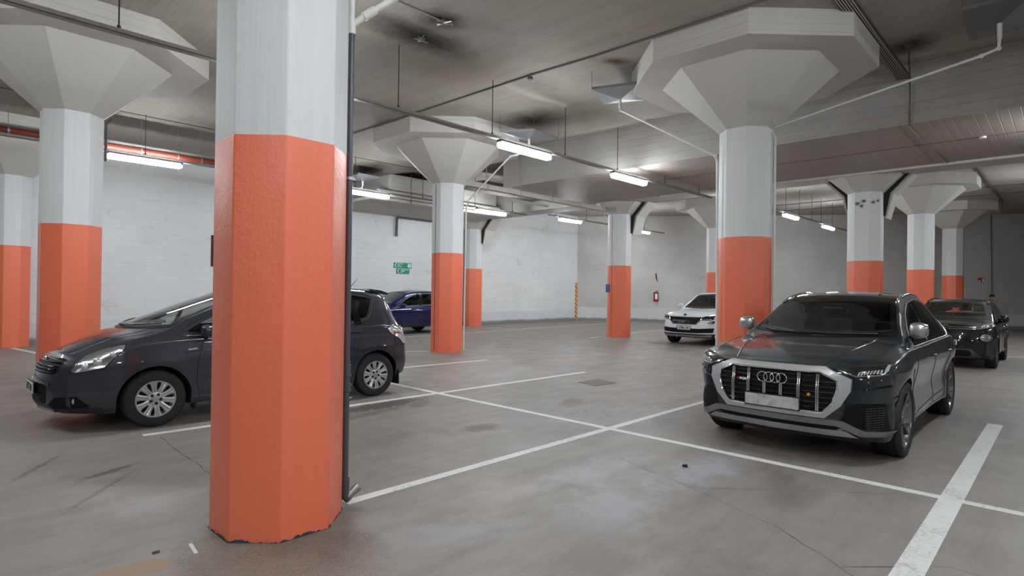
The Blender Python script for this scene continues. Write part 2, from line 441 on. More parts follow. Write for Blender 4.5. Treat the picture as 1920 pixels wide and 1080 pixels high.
strip(0.3, 13.0, 1.3, 12.1, .09, 'faint'); strip(6.2, 4.41, 8.7, 4.25, .06, 'faint'); strip(2.95, 4.42, 3.35, 4.38, .05, 'faint'); strip(5.95, 4.83, 7.3, 4.6, .03, 'faint')
strip(1.28, 4.02, 1.26, 3.85, .022, 'line')
def crackline(pts, wd=.012):
    bm = B(); P = []
    for i in range(len(pts) - 1):
        a = Vector(pts[i]); b = Vector(pts[i + 1]); n = max(3, int((b - a).length / .12))
        for k in range(n): 
            j = a.lerp(b, k / n); P.append(Vector((j.x + random.uniform(-.012, .012), j.y + random.uniform(-.012, .012))))
    P.append(Vector(pts[-1])); prev = None
    for i, p in enumerate(P):
        d = (P[min(i + 1, len(P) - 1)] - P[max(i - 1, 0)]).normalized(); n = Vector((-d.y, d.x)) * wd * random.uniform(.3, 1) / 2
        cur = (bm.verts.new((p.x + n.x, p.y + n.y, .0016)), bm.verts.new((p.x - n.x, p.y - n.y, .0016)))
        if prev: bm.faces.new((prev[0], prev[1], cur[1], cur[0]))
        prev = cur
    return new_obj('floor_crack', bm, M['floorcrack'], floor)
M['floorcrack'] = simple('crack dirt', (.085, .075, .066), .9)
crackline([(1.95, 7.1), (1.9, 6.2), (1.85, 4.5)]); crackline([(4.88, 3.19), (4.6, 2.28), (4.25, 1.46), (3.84, .9), (3.5, -.2)], .010)
crackline([(7.9, 12.1), (9.13, 10.67), (9.84, 8.74), (9.77, 7.62), (12.6, 7.37)], .022)
crackline([(4.6, 2.28), (5.3, 1.5), (5.75, .95)], .008); crackline([(3.9, 1.0), (4.4, .5), (4.2, -.3)], .008)
bm = B(); prism(bm, [(8.43, 6.40), (8.32, 5.95), (8.92, 5.90), (9.02, 6.38)], .0005, .006); new_obj('floor_hatch', bm, simple('hatch plate', (.15, .125, .1), .7, .1, noise=.2), floor)
bm = B()
for k in range(9):
    bmesh.ops.create_icosphere(bm, subdivisions=1, radius=random.uniform(.007, .014), matrix=Matrix.Translation((random.uniform(-.022, .022), random.uniform(-.022, .022), random.uniform(.006, .014))))
o = new_obj('debris_clump', bm, simple('brown debris', (.035, .022, .012), .95)); o.location = (5.11, 2.61, 0); tag(o, 'small dark brown clump of debris on the concrete in front of the dark grey SUV', 'debris')
bm = B(); box(bm, -.02, .02, -.008, .008, 0, .012, .003); o = new_obj('metal_scrap', bm, M['iron']); o.location = (1.09, 4.03, 0); tag(o, 'tiny rusty scrap on the floor at the edge of the beige patch', 'debris')

# ------------------------------------------------------------------ columns
def octa(a):
    c = (2 - sqrt(2)) * a
    return [(-a, a - c), (-a, -(a - c)), (-(a - c), -a), ((a - c), -a), (a, -(a - c)), (a, a - c), (a - c, a), (-(a - c), a)]
def loft(bm, levels, cap0=True, cap1=True, rnd=0.):
    rings = []
    for a, z in levels: rings.append([bm.verts.new((x, y, z)) for x, y in octa(a)])
    for A, Bq in zip(rings, rings[1:]):
        for k in range(8): bm.faces.new((A[k], A[(k + 1) % 8], Bq[(k + 1) % 8], Bq[k]))
    if cap0: bm.faces.new(rings[0][::-1])
    if cap1: bm.faces.new(rings[-1])
    bmesh.ops.recalc_face_normals(bm, faces=bm.faces[:])
A0 = .404
def shaft_mesh(z0, z1, rough=.0, edge=.012, seed=0, n=1):
    bm = B(); loft(bm, [(A0, z0), (A0, z1)])
    ve = [e for e in bm.edges if abs(e.verts[0].co.z - e.verts[1].co.z) > .1]
    bmesh.ops.bevel(bm, geom=ve, offset=edge, segments=3, affect='EDGES', profile=.5)
    return bm
def column(name, x, y, label, zo=2.61, zn=4.44, kind='near'):
    t = empty(name, (x, y, 0), label, 'column')
    new_obj('painted_band', shaft_mesh(0, zo), M['orange'], t, True, 25)
    new_obj('shaft', shaft_mesh(zo, zn, seed=3), M['white'], t, True, 25)
    if kind == 'near':
        bm = B(); loft(bm, [(A0, zn), (1.32, 5.34)]); new_obj('capital', bm, M['capital'], t)
        bm = B(); loft(bm, [(1.84, 5.34), (1.84, CZ + .01)]); new_obj('drop_panel', bm, M['drop'], t)
    elif kind == 'far':
        bm = B(); loft(bm, [(A0, zn), (1.29, 5.58)]); new_obj('capital', bm, M['capital'], t)
        bm = B(); loft(bm, [(1.70, 5.58), (1.70, CZ2 + .01)]); new_obj('drop_panel', bm, M['drop'], t)
    else:
        bm = B(); loft(bm, [(A0, zn), (.86, 4.875)]); 
        for v in bm.verts:
            if v.co.x > .12: v.co.x = .12
        new_obj('capital', bm, M['capital'], t)
        # the far half of the capital stands free behind the movement joint
        for s in (-1, 1):
            prof = [(.40, 3.75), (.46, 3.75), (.62, 4.40), (1.08, 4.90), (.93, 4.90), (.50, 4.42)]
            bm = B(); prism(bm, [(s * u, v) for u, v in prof], .17, .75, 'x'); new_obj('rear_capital', bm, M['capital'], t)
            gp = [(.395, 3.80), (.44, 3.80), (.55, 4.42), (.98, 4.89), (.88, 4.89), (.41, 4.42)]
            bm = B(); prism(bm, [(s * u, v) for u, v in gp], .11, .172, 'x'); new_obj('joint_gap', bm, M['gap'], t)
    return t
near = column('concrete_column', 1.856, 4.041, 'large orange and white octagonal column in the foreground with a grey drainpipe', 2.612)
# crumbling foot of the near column
bm = B(); random.seed(4)
ring = octa(A0 + .004)
for k in range(8):
    a = Vector(ring[k]); b_ = Vector(ring[(k + 1) % 8]); n = 34; h = .012
    for i in range(n):
        p = a.lerp(b_, i / n); q = a.lerp(b_, (i + 1) / n); h2 = h; h = min(.022, max(.002, h + random.uniform(-.008, .008)))
        v = [bm.verts.new((p.x, p.y, .0)), bm.verts.new((q.x, q.y, .0)), bm.verts.new((q.x * 1.001, q.y * 1.001, h)), bm.verts.new((p.x * 1.001, p.y * 1.001, h2))]
        bm.faces.new(v)
new_obj('worn_foot', bm, M['orange_edge'], near)
bm = B(); box(bm, -.022, 0, -.07, .07, 1.77, 1.985, .004)
o = new_obj('sign_board', bm, M['brown'], near); o.location = (-.345, .228, 0); o.rotation_euler = (0, 0, -pi / 4)
column('concrete_column', 1.902, 3.95 + 7.995, 'orange and white octagonal column behind the bonnet of the grey hatchback', 2.61, 4.43)
column('concrete_column', 1.93, 20.12, 'orange and white octagonal column set against the white brick wall at far left', 2.64, 4.46)
column('concrete_column', 10.111, 4.10, 'orange and white octagonal column behind the dark grey SUV, wide mushroom head above it', 2.60, 4.445)
column('concrete_column', 10.01, 11.98, 'orange and white octagonal column in mid hall with a thin white pipe on its right side', 2.60, 4.415)
column('concrete_column', 18.265, 4.09, 'orange and white octagonal column carrying the wide beam, black smudges near its top', 2.575, 4.43, 'mid')
column('concrete_column', 18.22, 12.01, 'orange and white octagonal column with small blue notice, left of the white SUV', 2.605, 4.47, 'mid')
column('concrete_column', 18.28, 20.02, 'orange and white octagonal column against the white brick wall near the far corner', 2.63, 4.45, 'mid')
column('concrete_column', 26.41, 4.08, 'orange and white octagonal column with a wide mushroom head behind the black SUV roof', 2.63, 4.70, 'far')
column('concrete_column', 26.41, 12.05, 'orange and white octagonal column rising directly behind the white SUV', 2.63, 4.69, 'far')
column('concrete_column', 34.58, 4.07, 'rearmost orange and white octagonal column, by the grey brick wall at right', 2.645, 4.86, 'far')

def seam(parent, x, y, z0, z1, rz=0., w_=.014):
    bm = B(); box(bm, -.003, .003, -w_ / 2, w_ / 2, z0, z1); o = new_obj('vertical_seam', bm, M['gap'], parent); o.location = (x, y, 0); o.rotation_euler = (0, 0, rz)
cols = [o for o in bpy.data.objects if o.name.startswith('concrete_column')]
def near_col(x, y): return min(cols, key=lambda o: (o.location.x - x) ** 2 + (o.location.y - y) ** 2)
seam(near_col(10, 12), -.405, .02, .05, 4.40); seam(near_col(18.3, 12), -.405, .05, .05, 4.40, 0, .010)
def stain(parent, x, y, z, rz, sx, sz):
    bm = B(); bmesh.ops.create_grid(bm, x_segments=1, y_segments=1, size=1.0)
    o = new_obj('soot_stain', bm, M['soot'], parent); o.location = (x, y, z); o.rotation_euler = (pi / 2, 0, rz); o.scale = (sx, sz, 1)
cc = near_col(18.3, 4.1)
for yy, zz, q in ((.10, 4.12, .10), (-.05, 4.18, .09), (.0, 4.05, .07)): stain(cc, -.4065, yy, zz, -pi / 2, q, .07)
for t_, zz, q in ((-.05, 4.14, .09), (.08, 4.18, .07)): stain(cc, -.287 + t_ * .707, -.287 - t_ * .707, zz, -pi / 4, q, .06)

# ------------------------------------------------------------------ wide beams at the movement joint
bm = B(); box(bm, 13.05, 17.42, -12, 12.95, 4.87, 6.3, mi=0)
for f in bm.faces:
    if abs(f.normal.z) > .5 or f.calc_center_median().z < 4.9: f.material_index = 1
bm.normal_update()
for f in bm.faces: f.material_index = 1 if f.normal.z < -.5 else 0
t = new_obj('wide_beam', bm, [M['beam'], M['soffit']]); tag(t, 'wide grey concrete beam crossing the ceiling from upper right, board marks underneath', 'beam')
bm = B(); tube(bm, [(17.40, -12, 4.85), (17.40, 9.9, 4.85)], .04, 8); new_obj('edge_bead', bm, M['capital'], t, True, 40)
bm = B(); box(bm, 17.56, 18.62, -12, 20.5, 4.89, 6.3); t = new_obj('rear_beam', bm, M['capital']); tag(t, 'narrow pale beam just behind the wide beam, over the joint columns', 'beam')
bm = B(); box(bm, 15.0, 15.03, -12, 9.0, 4.862, 4.872); o = new_obj('soffit_seam', bm, M['cable']); tag(o, 'thin dark conduit running along the middle of the wide beam soffit', 'conduit')
bm = B(); tube(bm, [(15.0, 1.3, 4.868), (15.0, 1.3, 4.83)], .06, 14); o = new_obj('smoke_detector', bm, M['pipe_white'], None, True, 40); tag(o, 'white round detector under the wide beam at upper right', 'detector')
bm = B(); tube(bm, [(13.0, 2.21, 5.95), (13.01, 2.2, 5.4), (13.03, 2.21, 4.85)], .012, 6)
tube(bm, [(13.03, 2.21, 4.855), (15, 2.2, 4.855), (17.4, 2.16, 4.85)], .008, 6)
o = new_obj('cable', bm, M['cable'], None, True); tag(o, 'thin cable dropping down the face of the wide beam and along its underside', 'cable')

# bulkhead and shelf at the left wall
t = empty('ventilation_duct', (13.8, 18.2, 4.7), 'boxed grey ventilation duct on a pale ledge under the ceiling, left of mid hall column', 'duct')
bm = B(); box(bm, -2.0, 3.3, -.9, 2.3, .12, 1.03, .12); new_obj('duct_casing', bm, M['beam'], t)
bm = B(); box(bm, -2.9, 3.6, -1.15, 2.34, 0.0, .10, .01); new_obj('ledge', bm, M['drop'], t)
for dx in (-1.3, .4):
    bm = B(); tube(bm, [(dx, -1.17, 0), (dx, -1.17, 1.03)], .012, 6); new_obj('hanger_rod', bm, M['rod'], t)
bm = B(); tube(bm, [(-2.6, -.7, .36), (3.2, -.7, .36)], .13, 14); new_obj('duct_pipe', bm, M['drop'], t, True, 40)
o = bpy.data.objects['duct_pipe']; o.location = (0, -.35, -.1)

# ------------------------------------------------------------------ light lines
def hex_prof(w, h): return [(-w / 2, h * .25), (-w * .32, -h * .5), (w * .32, -h * .5), (w / 2, h * .25), (w * .42, h * .5), (-w * .42, h * .5)]
def fixture_meshes():
    L = 1.56; bm = B(); prof = hex_prof(.17, .095)
    A = []
    for x, k in ((-L / 2, .55), (-L / 2 + .05, 1), (L / 2 - .05, 1), (L / 2, .55)):
        A.append([bm.verts.new((x, y * k, z * k)) for y, z in prof])
    for P, Q in zip(A, A[1:]):
        for k in range(6): bm.faces.new((P[k], P[(k + 1) % 6], Q[(k + 1) % 6], Q[k]))
    bm.faces.new(A[0][::-1]); bm.faces.new(A[-1]); bmesh.ops.recalc_face_normals(bm, faces=bm.faces[:])
    dif = bpy.data.meshes.new('diffuser'); bm.to_mesh(dif); bm.free(); dif.materials.append(M['tube'])
    bm = B(); box(bm, -L / 2 + .02, L / 2 - .02, -.06, .06, .044, .085, .008)
    hou = bpy.data.meshes.new('housing'); bm.to_mesh(hou); bm.free(); hou.materials.append(M['housing'])
    bm = B(); box(bm, -.03, .03, -.045, .045, .05, .0995, .006)
    clip = bpy.data.meshes.new('clip'); bm.to_mesh(clip); bm.free(); clip.materials.append(M['black'])
    return dif, hou, clip
DIF, HOU, CLIP = fixture_meshes()
def fixture(x, y, z, label, rz=0):
    t = empty('tube_light', (x, y, z), label, 'light fixture', rz=rz)
    for n, me, dx in (('diffuser', DIF, 0), ('housing', HOU, 0), ('mounting_clip', CLIP, -.76), ('mounting_clip', CLIP, .76)):
        o = bpy.data.objects.new(n, me); COL.objects.link(o); o.parent = t; o.location = (dx, 0, 0)
    return t
def tray(name, x0, x1, y, z, rods, label, zc=CZ, wd=.11):
    t = empty(name, (x0, y, z), label, 'cable tray')
    bm = B(); L = x1 - x0
    box(bm, 0, L, -wd / 2, wd / 2, 0, .006); box(bm, 0, L, -wd / 2, -wd / 2 + .005, 0, .055); box(bm, 0, L, wd / 2 - .005, wd / 2, 0, .055)
    new_obj('channel', bm, M['tray'], t)
    for rx in rods:
        bm = B(); tube(bm, [(rx - x0, 0, .006), (rx - x0, 0, zc - z)], .009, 6); tube(bm, [(rx - x0, 0, .05), (rx - x0, 0, .10)], .022, 6)
        new_obj('hanger_rod', bm, M['rod'], t)
    return t
T1 = 8.13
tray('cable_tray', -10, 13.04, T1, 4.60, [-1.2, 1.72, 5.68, 7.87, 10.13, 12.2], 'long grey cable tray crossing from upper left to the wide beam')
tray('cable_tray', 13.06, 17.4, T1, 4.60, [14.54, 16.6], 'grey cable tray running beneath the wide beam above a lit tube light', 4.87)
tray('cable_tray', 18.7, 34.5, T1, 4.85, [19.5, 21.8, 24.0, 25.6, 27.19, 28.5, 30.2], 'thin cable tray in the far bays left of the smudged column', CZ2, .08)
fixture(8.83, T1, 4.50, 'lit tube light on the long tray, just right of the mid hall column head')
fixture(12.75, T1, 4.50, 'lit tube light below the wide beam edge at top centre')
fixture(19.5, T1, 4.75, 'lit tube light mostly hidden behind the SUV\'s column, its tip just left of it')
fixture(24.6, T1, 4.75, 'small lit tube light far back, right of the column behind the SUV')
fixture(29.6, T1, 4.75, 'farthest small lit tube light, beside the smudged joint column')
fixture(3.9, T1, 4.50, 'lit tube light hidden behind the foreground column on the long tray')
fixture(-.8, T1, 4.50, 'lit tube light beyond the left edge of the view on the long tray')
T2 = 15.95
tray('cable_tray', -10, 13.0, T2, 4.70, [1.0, 3.95, 6.6, 9.6, 12.2], 'grey cable tray along the left bays, beneath the orange-red pipe')
tray('cable_tray', 18.8, 28.5, T2, 4.85, [19.3, 21.5, 23.9, 26.5], 'thin cable tray near the far corner above the striped guard', CZ2, .08)
tray('cable_tray', 13.1, 17.4, T2, 4.70, [14.6, 16.6], 'short cable tray in front of the white wall above the lit tube', 6.0)
fixture(3.96, T2, 4.60, 'lit tube light at left beneath the orange-red pipe, beside the hatchback\'s column')
fixture(10.05, T2, 4.60, 'lit tube light partly behind the grey drainpipe of the foreground column')
fixture(15.45, T2, 4.60, 'lit tube light just right of the mid hall column, in front of the white wall')
fixture(20.3, T2, 4.75, 'lit tube light near the far corner of the hall, above the striped guard')
fixture(26.2, T2, 4.75, 'small lit tube light just right of the column with the blue notice')
fixture(-2.0, T2, 4.60, 'lit tube light beyond the left edge of the view in the left bays')
tray('cable_tray', -10, 13.0, .10, 4.60, [-8, -4, 0, 3, 6, 9, 12], 'cable tray overhead in the nearest bay, above the camera')
for k, x in enumerate((-6.5, -2.2, 2.0, 6.2)):
    fixture(x, .10, 4.50, ['tube light over the aisle behind the camera, deepest one', 'tube light over the aisle behind the camera, nearer one', 'tube light overhead just in front of the camera', 'tube light over the near bay beside the dark SUV', 'tube light over the tail of the dark SUV'][k])
tray('cable_tray', 13.1, 17.4, -.35, 4.72, [14, 16], 'short cable tray beneath the wide beam outside the right edge', 4.87)
fixture(14.5, -.35, 4.62, 'tube light below the wide beam just outside the right edge')
tray('cable_tray', 19, 30, .10, 4.86, [20, 23, 26, 29], 'cable tray in the far bays outside the right edge', CZ2)
tray('cable_tray', -10, 13, -7.9, 4.60, [-8, -4, 0, 4, 8, 12], 'cable tray in the bays behind the camera at right')
tray('cable_tray', 19, 26, -7.9, 4.60, [20, 25], 'cable tray in the far right bays', CZ2)
fixture(21.5, .1, 4.76, 'added tube light in the far bays outside the right edge'); fixture(27, .1, 4.76, 'added tube light deep in the far bays outside the right edge')  # unseen lamps added to brighten the back of the hall
for k, x in enumerate((-4, 3, 10, 22)): fixture(x, -7.9, 4.50, ['added tube light in the bay at the rear right, first', 'added tube light in the bay to the right, second', 'added tube light in the bay to the right, third', 'added tube light in the far bay to the right, fourth'][k])  # out-of-view row of lamps, added to even out the lighting
# unlit fixture and wide tray on the left side bays
bm = B(); box(bm, -1.0, 1.0, -.08, .08, 0, .07, .01); tube(bm, [(-.8, 0, .05), (-.8, 0, 1.22)], .008, 6); tube(bm, [(.8, 0, .05), (.8, 0, 1.22)], .008, 6); o = new_obj('unlit_light', bm, M['housing']); o.location = (15.6, 14.15, 4.78); tag(o, 'unlit long white fixture under the ceiling right of the mid hall column', 'light fixture')
bm = B(); box(bm, -2.0, 2.0, -.7, .7, 0, .12, .01); tube(bm, [(-1.5, .5, .1), (-1.5, .5, .75)], .01, 6); tube(bm, [(1.5, .5, .1), (1.5, .5, .75)], .01, 6); o = new_obj('wide_duct', bm, simple('dusty brown duct', (.17, .135, .115), .85, noise=.25, scale=3)); o.location = (15.5, 15.05, 5.25); tag(o, 'flat brown duct under the ceiling between the mid hall column and the far corner', 'duct')

# orange-red pipe with clamps, above tray 2
t = empty('sprinkler_pipe', (-10, 16.30, 4.90), 'long orange-red pipe under the ceiling of the left bays', 'pipe')
bm = B(); tube(bm, [(0, 0, 0), (18.5, 0, 0)], .075, 16); new_obj('pipe', bm, M['redpipe'], t, True, 40)
for cx in (11.5, 13.95, 14.75, 15.3, 17.6):
    bm = B(); tube(bm, [(cx - .02, 0, 0), (cx + .02, 0, 0)], .082, 16); tube(bm, [(cx, 0, .08), (cx, 0, .82)], .008, 6); new_obj('pipe_clamp', bm, M['galv'], t, True, 40)
bm = B(); box(bm, 0, 18.5, -.12, .12, .09, .125); new_obj('pipe_channel', bm, M['tray'], t)

# conduits on the ceiling
def pipe_obj(name, pts, r, mat, label, cat='pipe', seg=8):
    bm = B(); tube(bm, pts, r, seg); return tag(new_obj(name, bm, mat, None, True, 40), label, cat)
t = pipe_obj('ceiling_conduit', [(8.1, 16, 5.70), (8.12, 7.4, 5.70), (8.2, 5.9, 5.70), (8.2, 1.0, 5.70), (8.2, -11, 5.70)], .016, M['cable'], 'dark conduit crossing the near ceiling past two column heads', 'conduit')
bm = B(); lathe(bm, [(.001, 0), (.05, 0), (.055, .03), (.045, .05), (.001, .055)], 14); o = new_obj('junction_box', bm, M['cable']); o.parent = t; o.location = (8.14, 7.4, 5.63)
pipe_obj('ceiling_conduit', [(-3, 16.05, 5.71), (6, 16.05, 5.71), (13, 15.95, 5.71)], .012, M['cable'], 'dark seam conduit along the ceiling of the left bays', 'conduit')
pipe_obj('ceiling_conduit', [(24.75, 17, 5.965), (24.6, 4, 5.965), (24.6, -8, 5.965)], .03, M['cable'], 'dark conduit on the rear ceiling just behind the beams', 'conduit')
pipe_obj('ceiling_conduit', [(29.3, 12, 5.965), (29.5, -6, 5.965)], .025, M['cable'], 'dark conduit on the rear ceiling beside the mushroom head behind the black SUV', 'conduit')
pipe_obj('ceiling_conduit', [(31.5, 12, 5.965), (31.7, -6, 5.965)], .025, M['cable'], 'dark conduit on the rear ceiling in front of the rearmost column head', 'conduit')
t = pipe_obj('ceiling_conduit', [(18.7, 2.25, 5.93), (34, 2.25, 5.93)], .05, M['cable'], 'thick grey conduit running away over the rear ceiling at right', 'conduit')
for i, x in enumerate((8.22, 5.75)):
    pass
# bundle of pale cables beside the column head behind the SUV
t = empty('cable_bundle', (0, 2.3, 5.70), 'bundle of parallel pale cables on a brown backing beside the SUV column head', 'cable')
bm = B(); box(bm, 3, 12.9, -.13, .09, -.005, .02); new_obj('backing', bm, M['iron'], t)
for k in range(6):
    bm = B(); yy = -.105 + k * .034
    tube(bm, [(3, yy, -.014), (9, yy + .0, -.014), (10.5, yy + random.uniform(-.01, .01), -.02), (12.8, yy, -.016)], .009, 6); new_obj('strand', bm, M['cable_pale'], t, True)
# bracket and soot
bm = B(); box(bm, -.05, .05, -.006, .006, -.34, 0, .004); tube(bm, [(0, -.02, -.29), (0, .02, -.29)], .012, 8); box(bm, -.07, .07, -.06, .06, -.02, 0)
o = new_obj('hanger_bracket', bm, M['iron']); o.location = (11.3, 1.93, 5.72); tag(o, 'dark steel bracket hanging from the ceiling above the long white pipe', 'bracket')
def soot(x, y, z, rx, ry, n=[0]):
    bm = B(); bmesh.ops.create_grid(bm, x_segments=1, y_segments=1, size=1.0); bmesh.ops.reverse_faces(bm, faces=bm.faces[:])
    o = new_obj('soot_stain', bm, M['soot'], new); o.location = (x, y, z - .004); o.scale = (rx, ry, 1); o.rotation_euler = (0, 0, .4 * n[0]); n[0] += 1
soot(5.75, 7.6, CZ, 1.3, .55); soot(11.3, 1.93, CZ, .6, .5); soot(10.4, 9.2, CZ, 1.0, .9); soot(10.9, 17.2, CZ, 1.6, .7); soot(5.6, 6.9, CZ, .4, .5); soot(9.2, 1.0, CZ, 1.0, .7)
M['soot_dark'] = M['soot']; M['soot'] = rust_mat(); soot(8.65, 5.85, CZ, .36, .20); M['soot'] = M['soot_dark']
for o_ in [o for o in bpy.data.objects if o.name.startswith('soot_stain')][-1:]: pass
def remnant(x, y, label):
    bm = B()
    for k in range(5):
        a = random.uniform(0, pi); l = random.uniform(.06, .14)
        tube(bm, [(-l * cos(a), -l * sin(a), -.015 - .01 * k), (l * cos(a), l * sin(a), -.02 - .008 * k)], .011, 6)
    box(bm, -.06, .06, -.03, .03, -.03, 0)
    o = new_obj('ceiling_anchor', bm, M['galv']); o.location = (x, y, CZ); tag(o, label, 'fitting')
remnant(5.75, 7.62, 'blackened metal anchor on the sooty near ceiling, lower of two')
remnant(5.62, 6.88, 'metal anchor on the near ceiling at the end of a thin cable, upper of two')
remnant(11.0, 5.55, 'dark cable remnants on the ceiling left of the SUV column head, near the beam')
pipe_obj('ceiling_conduit', [(4.3, 6.9, 5.71), (5.6, 6.9, 5.70)], .01, M['cable_pale'], 'short thin pale cable ending at a ceiling anchor at top', 'cable', 6)

# drip pans with drain pipes
M['pan_dull'] = simple('dull sheet metal', (.13, .13, .13), .6, .1, noise=.15)
def pan(corners, z, depth, label, drop, pipe, mat=None):
    cx = sum(c[0] for c in corners) / 4; cy = sum(c[1] for c in corners) / 4
    t = empty('drip_pan', (cx, cy, z), label, 'drip pan')
    bm = B(); R = [bm.verts.new((x - cx, y - cy, 0)) for x, y in corners]; R2 = [bm.verts.new((x - cx, y - cy, .045)) for x, y in corners]; c = bm.verts.new((0, 0, -depth))
    for k in range(4):
        bm.faces.new((R[k], R[(k + 1) % 4], R2[(k + 1) % 4], R2[k])); bm.faces.new((R[(k + 1) % 4], R[k], c))
    Ri = [bm.verts.new(((x - cx) * .985, (y - cy) * .985, .045)) for x, y in corners]; ci = bm.verts.new((0, 0, -depth + .006))
    for k in range(4):
        bm.faces.new((R2[k], R2[(k + 1) % 4], Ri[(k + 1) % 4], Ri[k])); bm.faces.new((Ri[k], Ri[(k + 1) % 4], ci))
    new_obj('pan', bm, mat or M['panmat'], t)
    for k in range(4):
        bm = B(); tube(bm, [(corners[k][0] - cx, corners[k][1] - cy, .04), (corners[k][0] - cx, corners[k][1] - cy, CZ - z)], .005, 5)
        new_obj('suspension_wire', bm, M['rod'], t)
    bm = B(); tube(bm, [(0, 0, -depth + .01), (0, 0, -depth - drop)], .028, 10); new_obj('drain_spout', bm, M['pipe_white'], t, True, 40)
    pts = [(0, 0, -depth - drop + .02)] + [(x - cx, y - cy, zz - z) for x, y, zz in pipe]
    bm = B(); tube(bm, pts, .021, 10)
    for p in pts[1:3]: bmesh.ops.create_icosphere(bm, subdivisions=2, radius=.033, matrix=Matrix.Translation(p))
    new_obj('drain_pipe', bm, M['pipe_white'], t, True, 50)
    return t
pan([(8.77, 6.43), (9.07, 5.60), (9.95, 5.98), (9.62, 6.75)], 5.38, .10, 'square metal drip pan under the ceiling left of the SUV column head, white drainpipe', .14,
    [(9.30, 6.14, 5.06), (9.75, 4.48, 4.03), (9.78, 4.46, 3.9), (9.80, 4.44, .06)])
pan([(9.55, 9.62), (10.0, 8.95), (10.95, 9.0), (10.5, 9.75)], 5.33, .09, 'square drip pan in front of the wide beam, above a lit tube', .22,
    [(10.2, 9.4, 4.93), (10.0, 9.7, 4.85), (10.24, 11.46, 3.98), (10.29, 11.58, 3.75), (10.29, 11.61, .06)])
pan([(10.3, 17.84), (10.16, 16.71), (11.06, 16.74), (11.2, 17.84)], 5.36, .09, 'square drip pan in the left bays just beside the grey drainpipe', .16, [(10.6, 17.2, 5.02), (9.6, 17.3, 4.75), (8.6, 17.3, 4.75)])
pan([(9.55, 1.05), (9.55, .35), (10.75, .35), (10.75, 1.10)], 5.38, .07, 'large grey drip pan at the top right corner', .20, [(10.15, .72, 4.98), (10.12, .9, 4.92), (10.24, 3.72, 4.47), (10.25, 3.655, 4.3), (10.25, 3.655, .06)], M['pan_dull'])

# long pale duct that ends at the far joint column
t = empty('white_duct', (10.6, 12.2, 4.62), 'long square white conduit ending at the column with the blue notice', 'duct')
bm = B(); box(bm, 0, 7.05, -.075, .075, -.07, .08, .01); new_obj('casing', bm, M['drop'], t)
for x in (1.0, 2.4, 3.9, 5.4, 6.7):
    bm = B(); box(bm, x - .012, x + .012, -.085, .085, -.08, .09); tube(bm, [(x, 0, .09), (x, 0, .25 if x > 2.4 else 1.1)], .008, 6); new_obj('strap', bm, M['tray'], t)

# pipes on the near column
px, py = 2.30, 4.115 - .19
t = empty('drain_pipe', (2.315, 3.93, 0), 'grey drainpipe clamped to the right side of the foreground column', 'pipe')
bm = B(); tube(bm, [(0, 0, .13), (0, 0, 3.56)], .024, 16); new_obj('pipe', bm, M['pipe_grey'], t, True, 40)
bm = B(); tube(bm, [(0, 0, .22), (0, 0, .13), (.004, 0, .075), (.03, -.004, .045)], [.034, .034, .034, .032], 16); new_obj('elbow', bm, M['pipe_grey'], t, True, 40)
bm = B(); tube(bm, [(.02, -.005, .07), (.085, -.02, .12)], .032, 14); tube(bm, [(.07, -.016, .11), (.10, -.022, .135)], .037, 14); new_obj('outlet', bm, M['galv'], t, True, 40)
for z, hgt in ((.97, .09), (.86, .06)):
    bm = B(); tube(bm, [(0, 0, z), (0, 0, z + hgt)], .031, 16); tube(bm, [(0, 0, z), (0, 0, z + .02)], .034, 16); new_obj('coupling', bm, M['pipe_grey'], t, True, 40)
for z in (2.46, .80):
    bm = B(); tube(bm, [(0, 0, z - .012), (0, 0, z + .012)], .031, 16); tube(bm, [(-.01, 0, z), (-.08, .03, z)], .008, 8); box(bm, .02, .045, -.012, .012, z - .01, z + .01); new_obj('clamp', bm, M['galv'] if z > 2 else M['pipe_grey'], t, True, 40)
t = empty('drain_pipe', (2.315, 3.93, 3.55), 'white branched pipe above the grey drainpipe on the foreground column', 'pipe')
bm = B(); tube(bm, [(0, 0, 0), (0, 0, 2.15)], .024, 16); tube(bm, [(0, 0, 0), (0, 0, .10)], .032, 16); tube(bm, [(0, 0, .26), (0, 0, .30)], .032, 16); new_obj('pipe', bm, M['pipe_white'], t, True, 40)
bm = B(); tube(bm, [(0, 0, .07), (.10, -.06, .168), (2.37, -1.42, 2.165)], .025, 16); tube(bm, [(.075, -.045, .145), (.15, -.09, .212)], .034, 14); new_obj('branch', bm, M['pipe_white'], t, True, 40)
pipe_obj('drain_pipe', [(-.1 + 1.35, 12.37 - .55, .1), (1.25, 11.8, .1)], .001, M['pipe_grey'], 'x', 'pipe') if False else None
pipe_obj('drain_pipe', [(2.36, 11.9, 3.75), (2.36, 11.9, 4.38), (2.44, 11.93, 4.48)], .022, M['pipe_grey'], 'thin pipe on the right side of the column behind the hatchback bonnet')
pipe_obj('drain_pipe', [(14.29, 20.45, 3.86), (14.29, 20.42, 4.60), (14.36, 20.42, 4.68), (18.1, 20.42, 4.68)], .055, M['pipe_grey'], 'dark grey pipe with a bend on the white brick wall above the green signs', seg=12)
